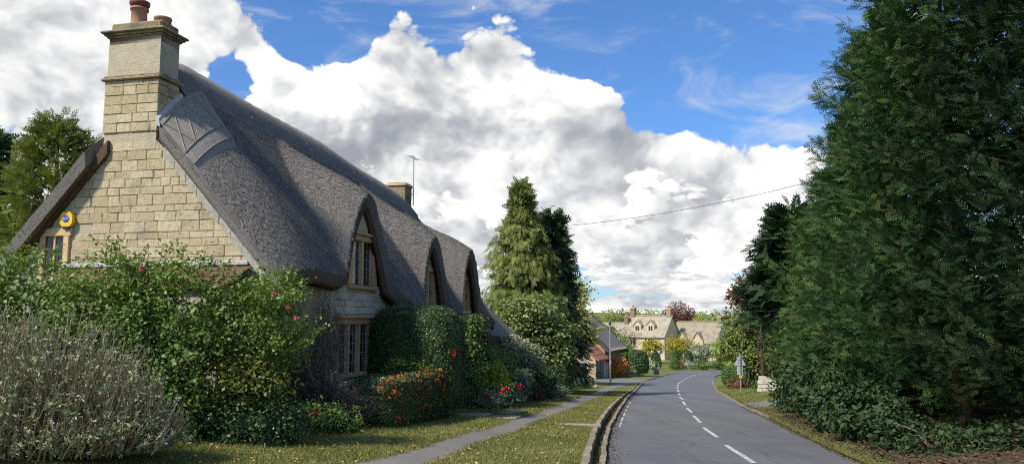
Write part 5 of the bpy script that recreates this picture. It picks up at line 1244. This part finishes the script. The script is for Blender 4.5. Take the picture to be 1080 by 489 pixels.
# ------------------------------------------------------------------ far stone houses
def house(name, label, x, y, rot, wf, d, eave, ridge, wins=(), dorm=(), chim=(), wall='warm_far_stone', gables=(), z=None, chim_h=1.5):
    z = (g1(x, y)) if z is None else z; r = empty(name, (x, y, z), math.radians(rot)); tag(r, label, 'house')
    M = MB(); M.prism([(0, -.5), (d, -.5), (d, eave), (d / 2, ridge - .05), (0, eave)], 'x', -wf / 2, wf / 2); M.build('wall', wall, r)
    sl = (ridge - eave) / (d / 2); rf = None
    for sd in (0, 1):
        n = 9
        yy = lambda s: (-.3 + (d / 2 + .3) * s) if sd == 0 else (d + .3 - (d / 2 + .3) * s)
        zz = lambda s: ridge - sl * (d / 2 + .3) * (1 - s)
        if sd == 0 or True:
            M = MB(); 
            for k in range(n):
                s0, s1 = k / n, (k + 1) / n + .015; h0, h1 = .16, .09
                M.hexa([(-wf / 2 - .2, yy(s0), zz(s0)), (wf / 2 + .2, yy(s0), zz(s0)), (wf / 2 + .2, yy(s1), zz(s1)), (-wf / 2 - .2, yy(s1), zz(s1)), (-wf / 2 - .2, yy(s0), zz(s0) + h0), (wf / 2 + .2, yy(s0), zz(s0) + h0), (wf / 2 + .2, yy(s1), zz(s1) + h1), (-wf / 2 - .2, yy(s1), zz(s1) + h1)])
            me = bpy.data.meshes.new('roof_slope'); me.from_pydata(M.v, [], M.f); me.materials.append(MATS['stone_tile']); link(bpy.data.objects.new('roof', me), r)
    M = MB(); M.box(-wf / 2 - .2, wf / 2 + .2, d / 2 - .15, d / 2 + .15, ridge + .06, ridge + .24, .04); M.build('ridge', 'stone_tile', r)
    def win(cx, z0, w, h, yf=0.0, par=r, lights=3):
        M = MB(); M.box(cx - w / 2, cx + w / 2, yf - .012, yf + .05, z0, z0 + h); wn = M.build('window', 'leaded_glass', par)
        M = MB(); M.box(cx - w / 2 - .14, cx + w / 2 + .14, yf - .09, yf + .02, z0 + h, z0 + h + .17); M.build('lintel', 'pale_limestone', wn)
        M = MB(); M.box(cx - w / 2 - .14, cx + w / 2 + .14, yf - .10, yf + .02, z0 - .14, z0); M.build('sill', 'pale_limestone', wn)
        for q in range(lights + 1): xx = cx - w / 2 + w * q / lights; M = MB(); M.box(xx - .07, xx + .07, yf - .06, yf + .02, z0, z0 + h); M.build('mullion', 'pale_limestone', wn)
    for (cx, z0, w, h, l) in wins: win(cx, z0, w, h, lights=l)
    for (cx, z0, w, h) in dorm:                                   # gabled dormers standing on the roof slope
        yf = (z0 - eave) / sl - .05; M = MB(); M.prism([(cx - w / 2, z0 - .3), (cx + w / 2, z0 - .3), (cx + w / 2, z0 + h * .55), (cx, z0 + h), (cx - w / 2, z0 + h * .55)], 'y', yf, yf + h / sl + .4); dm = M.build('dormer', 'warm_far_stone', r)
        for sd in (-1, 1):
            M = MB(); M.hexa([(cx, yf - .12, z0 + h + .02), (cx + sd * (w / 2 + .18), yf - .12, z0 + h * .55 - .1), (cx + sd * (w / 2 + .18), yf + h / sl + .5, z0 + h * .55 - .1), (cx, yf + h / sl + .5, z0 + h + .02), (cx, yf - .12, z0 + h + .16), (cx + sd * (w / 2 + .18), yf - .12, z0 + h * .55 + .02), (cx + sd * (w / 2 + .18), yf + h / sl + .5, z0 + h * .55 + .02), (cx, yf + h / sl + .5, z0 + h + .16)]); M.build('dormer_roof', 'stone_tile', dm)
        M = MB(); M.box(cx - w * .26, cx + w * .26, yf - .02, yf + .02, z0, z0 + h * .5); M.build('dormer_window', 'leaded_glass', dm)
        M = MB(); M.box(cx - .05, cx + .05, yf - .05, yf + .01, z0, z0 + h * .5); M.build('mullion', 'pale_limestone', dm)
    for (cx, w, hh) in gables:                                    # small gables rising from the front wall
        M = MB(); M.prism([(cx - w / 2, eave - .6), (cx + w / 2, eave - .6), (cx + w / 2, eave), (cx, eave + hh), (cx - w / 2, eave)], 'y', -.35, hh / sl + .3); gb = M.build('front_gable', wall, r)
        for sd in (-1, 1):
            M = MB(); M.hexa([(cx, -.5, eave + hh + .02), (cx + sd * (w / 2 + .15), -.5, eave - .1), (cx + sd * (w / 2 + .15), hh / sl + .3, eave - .1), (cx, hh / sl + .3, eave + hh + .02), (cx, -.5, eave + hh + .16), (cx + sd * (w / 2 + .15), -.5, eave + .05), (cx + sd * (w / 2 + .15), hh / sl + .3, eave + .05), (cx, hh / sl + .3, eave + hh + .16)]); M.build('gable_roof', 'stone_tile', gb)
    for (cx, cy, hh, w) in chim:
        M = MB(); M.box(cx - w / 2, cx + w / 2, cy - .4, cy + .4, ridge - 1.2, ridge + hh, .02); c = M.build('chimney', 'chimney_stone', r)
        M = MB(); M.box(cx - w / 2 - .1, cx + w / 2 + .1, cy - .5, cy + .5, ridge + hh - .25, ridge + hh - .05, .02); M.build('cornice', 'dressed_stone', c)
        for q in (-.2, .2): M = MB(); M.lathe([(.13, 0), (.11, .35), (.08, .36)], (cx + q * w * .8, cy, ridge + hh), 8); M.build('chimney_pot', 'terracotta', c)
    return r
house('stone_house', 'large golden stone house with steep tiled roof and tall end chimneys', 24.2, 146.5, -36, 8.4, 6.8, 4.3, 7.9, [(1.2, 2.6, 1.9, 1.2, 3), (-2.2, 2.6, 1.5, 1.2, 2), (1.2, .5, 1.9, 1.3, 3), (-2.2, .5, 1.5, 1.3, 2)], [(-1.6, 5.2, 1.5, 1.8), (1.1, 5.2, 1.5, 1.8)], [(-3.7, 3.4, 1.7, .9), (3.7, 3.4, 1.5, .9)])
house('stone_house', 'lower stone house with two small front gables right of the tall house', 33.2, 146.0, -36, 8.8, 7.0, 3.2, 6.8, [(-1.6, 1.2, 1.2, 1.1, 2), (1.8, 1.2, 1.2, 1.1, 2)], [], [(3.9, 3.5, 1.1, .8)], gables=[(-2.0, 2.2, 1.7), (1.0, 2.2, 1.7)])
house('stone_house', 'long low stone wing left of the tall house', 17.5, 149.5, -20, 9.5, 5.5, 4.3, 6.6, [(-1.5, 2.9, 1.4, 1.1, 2), (1.5, 2.9, 1.4, 1.1, 2)], [], [(3.6, 2.7, 1.4, .8)])
house('stone_house', 'small grey roofed house half hidden at the right of the row', 43.5, 158, -20, 7, 6.5, 2.8, 5.8, [(-1, 1, 1.2, 1.1, 2)], [], [], wall='pale_limestone')

# ------------------------------------------------------------------ far planting
def far_shrub(name, label, x, y, blobs, m, cl=110, per=16, cr=.3, L=.22, **kw): return shrub(name, label, x, y, blobs, m, cl, per, cr, L, sr=.05, **kw)
clipped('clipped_dome', 'big smooth clipped green dome beside the orange shrub', 13.9, 88, 0, 2.3, 2.3, 2.8, 'box_leaf', .12, 260, dome=True, cat='topiary')
far_shrub('orange_shrub', 'orange berried shrub left of the clipped green dome', 11.4, 85.5, [(0, 0, 1.1, 1.0, .9, 1.1), (-.5, -.3, .7, .8, .8, .8)], 'orange_leaf', 150, 16, .2, .15)
far_shrub('grey_shrub', 'low grey shrub between the orange shrub and clipped dome', 12.6, 86.2, [(0, 0, .5, .7, .6, .6)], 'silver_leaf', 70, 14, .16, .13)
far_shrub('green_shrub', 'leafy green shrub behind the clipped dome', 13.2, 96, [(0, 0, 2.0, 1.7, 1.5, 1.8), (-1.6, .3, 2.4, 1.5, 1.4, 1.7)], 'mid_leaf', 260, 18, .28, .18)
far_shrub('green_shrub', 'pale flowering shrub above the orange shrub', 14.0, 102, [(0, 0, 2.6, 1.9, 1.5, 1.8)], 'pale_leaf', 180, 18, .28, .18)
far_shrub('green_shrub', 'bright green shrub left of the bare pink tree', 16.0, 116, [(0, 0, 2.2, 2.2, 1.8, 2.0), (-2.2, .5, 2.6, 1.9, 1.6, 2.0)], 'far_leaf', 240, 18, .34, .22)
conifer('slim_conifer', 'slim dark conifer rising behind the grey pole', 11.0, 91, 5.2, lambda s: .55 * (1 - s) ** .5 + .04, 'cypress_dark', 90, 8, .35, None, .02, (.7, 1.2), 0, SPRAY_S, .06)
tree('plum_tree', 'thin pinkish plum tree before the tall stone house', 18.4, 124, [(0, 0, 4.6, 1.7, 1.5, 1.7), (.9, .2, 3.6, 1.2, 1.2, 1.2), (-.8, 0, 3.6, 1.2, 1.2, 1.2)], 'copper_leaf', 110, 10, .42, .16, 5.2, .12, spread=2.2)
far_shrub('yellow_shrub', 'golden yellow shrub below the tall house windows', 23.2, 132, [(0, 0, 2.6, 1.6, 1.4, 1.6)], 'yellow_leaf', 150, 16, .3, .22)
far_shrub('yellow_shrub', 'broad golden yellow shrub in front of the lower house', 27.6, 134, [(0, 0, 2.9, 2.1, 1.6, 1.6), (1.4, 0, 2.6, 1.6, 1.5, 1.6)], 'yellow_leaf', 220, 16, .34, .22)
far_shrub('variegated_shrub', 'rounded cream variegated shrub right of the golden shrubs', 29.2, 125, [(0, 0, 2.0, 2.0, 1.7, 1.7)], 'white_leaf', 170, 16, .34, .22)
far_shrub('lime_shrub', 'lime green shrub at the right of the far garden', 34.5, 131, [(0, 0, 2.4, 2.3, 1.8, 1.8), (2.2, .5, 2.0, 1.9, 1.6, 1.6)], 'lime_leaf', 240, 16, .36, .24)
for k, (x, y, w, h) in enumerate([(21.3, 118, 1.7, 2.4), (24.6, 120, 1.3, 2.9), (26.8, 121, 1.6, 2.6), (22.8, 112, 1.6, 1.5)]):
    clipped('clipped_yew', ['left clipped yew dome before the yellow shrub', 'slim clipped yew cone in the far garden', 'rounded clipped yew below the broad golden shrub', 'low clipped bun nearest the twin lamp'][k], x, y, 0, w, w, h, 'mid_leaf' if k % 2 else 'box_leaf', .14, 150, dome=True, cat='topiary', group='clipped shapes in the far garden', taper=.35)
for k, (x, y, m, lb) in enumerate([(20.0, 113.5, 'silver_leaf', 'pale grey low plant left of the twin lamp'), (24.3, 117, 'rust_leaf', 'russet low plant in the far border'), (26.0, 118, 'silver_leaf', 'grey mound in the far border'), (28.6, 119.5, 'mid_leaf', 'green mound below the variegated shrub'), (31.3, 121, 'dark_leaf', 'dark mound right of the variegated shrub'), (33.5, 123, 'lime_leaf', 'lime low plant by the far road edge')]):
    far_shrub('border_plant', lb, x, y, [(0, 0, .55, 1.0, .8, .7)], m, 60, 14, .2, .16, cat='plant')
far_shrub('copper_shrub', 'dark plum coloured shrub at the right end of the far garden', 33.9, 118.5, [(0, 0, 1.2, 1.1, 1.0, 1.2)], 'copper_leaf', 80, 14, .24, .18)
clipped('garden_hedge', 'clipped rounded hedge behind the right verge', 19.2, 66, math.radians(-20), 3.6, 1.8, 1.55, 'mid_leaf', .10, 260)
far_shrub('heather', 'low brown and green heather in front of the right hedge', 17.4, 61.5, [(0, 0, .3, 1.0, .7, .45), (1.6, -.4, .35, 1.0, .7, .5)], 'rust_leaf', 90, 14, .2, .12, cat='plant')
far_shrub('heather', 'low green ground cover left of the wall end', 18.6, 59.0, [(0, 0, .35, 1.1, .8, .5), (1.2, -.3, .4, .8, .8, .55)], 'mid_leaf', 90, 14, .2, .12, cat='plant')
tree('copper_beech', 'round dark copper beech behind the tall stone house', 36.5, 172, [(0, 0, 8.6, 2.9, 2.7, 2.6), (-1.5, 0, 8.0, 2.0, 2.0, 2.0)], 'copper_leaf', 210, 18, .42, .3, 8, .3)
for k, (x, y, h, r, m, lb) in enumerate([(13.5, 176, 8.0, 3.4, 'far_leaf', 'olive tree at the left of the far tree line'), (18.5, 182, 7.9, 3.6, 'gold_leaf', 'yellowing tree in the far tree line behind the wing'), (23.5, 188, 8.2, 3.4, 'far_leaf', 'dull green tree between the wing and tall chimney'), (9.5, 165, 8.2, 3.4, 'far_leaf', 'green tree above the barn thatch'),
                                           (43.5, 190, 8.0, 3.2, 'gold_leaf', 'golden tree right of the copper beech'), (50, 185, 7.2, 3.6, 'far_leaf', 'green tree above the small grey roof'), (56, 175, 7.6, 4.0, 'far_leaf', 'last green tree of the far line before the right trees'), (13.8, 122, 6.3, 2.5, 'far_leaf', 'green tree before the low wing'), (29.5, 200, 8.6, 3.0, 'copper_leaf', 'dark red tree showing over the tall house ridge')]):
    tree('far_tree', lb, x, y, [(0, 0, h * .72, r, r, h * .33), (r * .5, .4, h * .55, r * .8, r * .8, h * .3)], m, 240, 18, .5, .32, h * .8, .22, 8, 2.4, 'far tree line')

# ------------------------------------------------------------------ woods and hedgerows on the far slope
def distant_wood():
    n = 420; X = RNG.uniform(-60, 420, n); Y = RNG.choice([330, 420, 560, 760, 1000, 1300], n) + RNG.normal(0, 12, n); X = X * Y / 600
    C = np.stack([X, Y, G(X, Y) + 3], 1); per = 22
    P = (C[:, None] + RNG.normal(0, 1, (n, per, 3)) * np.array([4.5, 3, 2.0])).reshape(-1, 3); N = unit(np.array([-.3, -.7, .8]) + RNG.normal(0, .5, P.shape)); A = rdir(len(P)); A = unit(A - N * (A * N).sum(1, keepdims=True)); L = RNG.uniform(1.6, 3.4, len(P))
    o = quads('distant_wood', leaf_arrays(P, A, N, L, L * .5), 'far_leaf', None, RNG.uniform(0, .7, len(P))); o['kind'] = 'stuff'; o['label'] = 'woods and hedgerows on the hillside beyond the village'; o['category'] = 'woodland'
distant_wood()
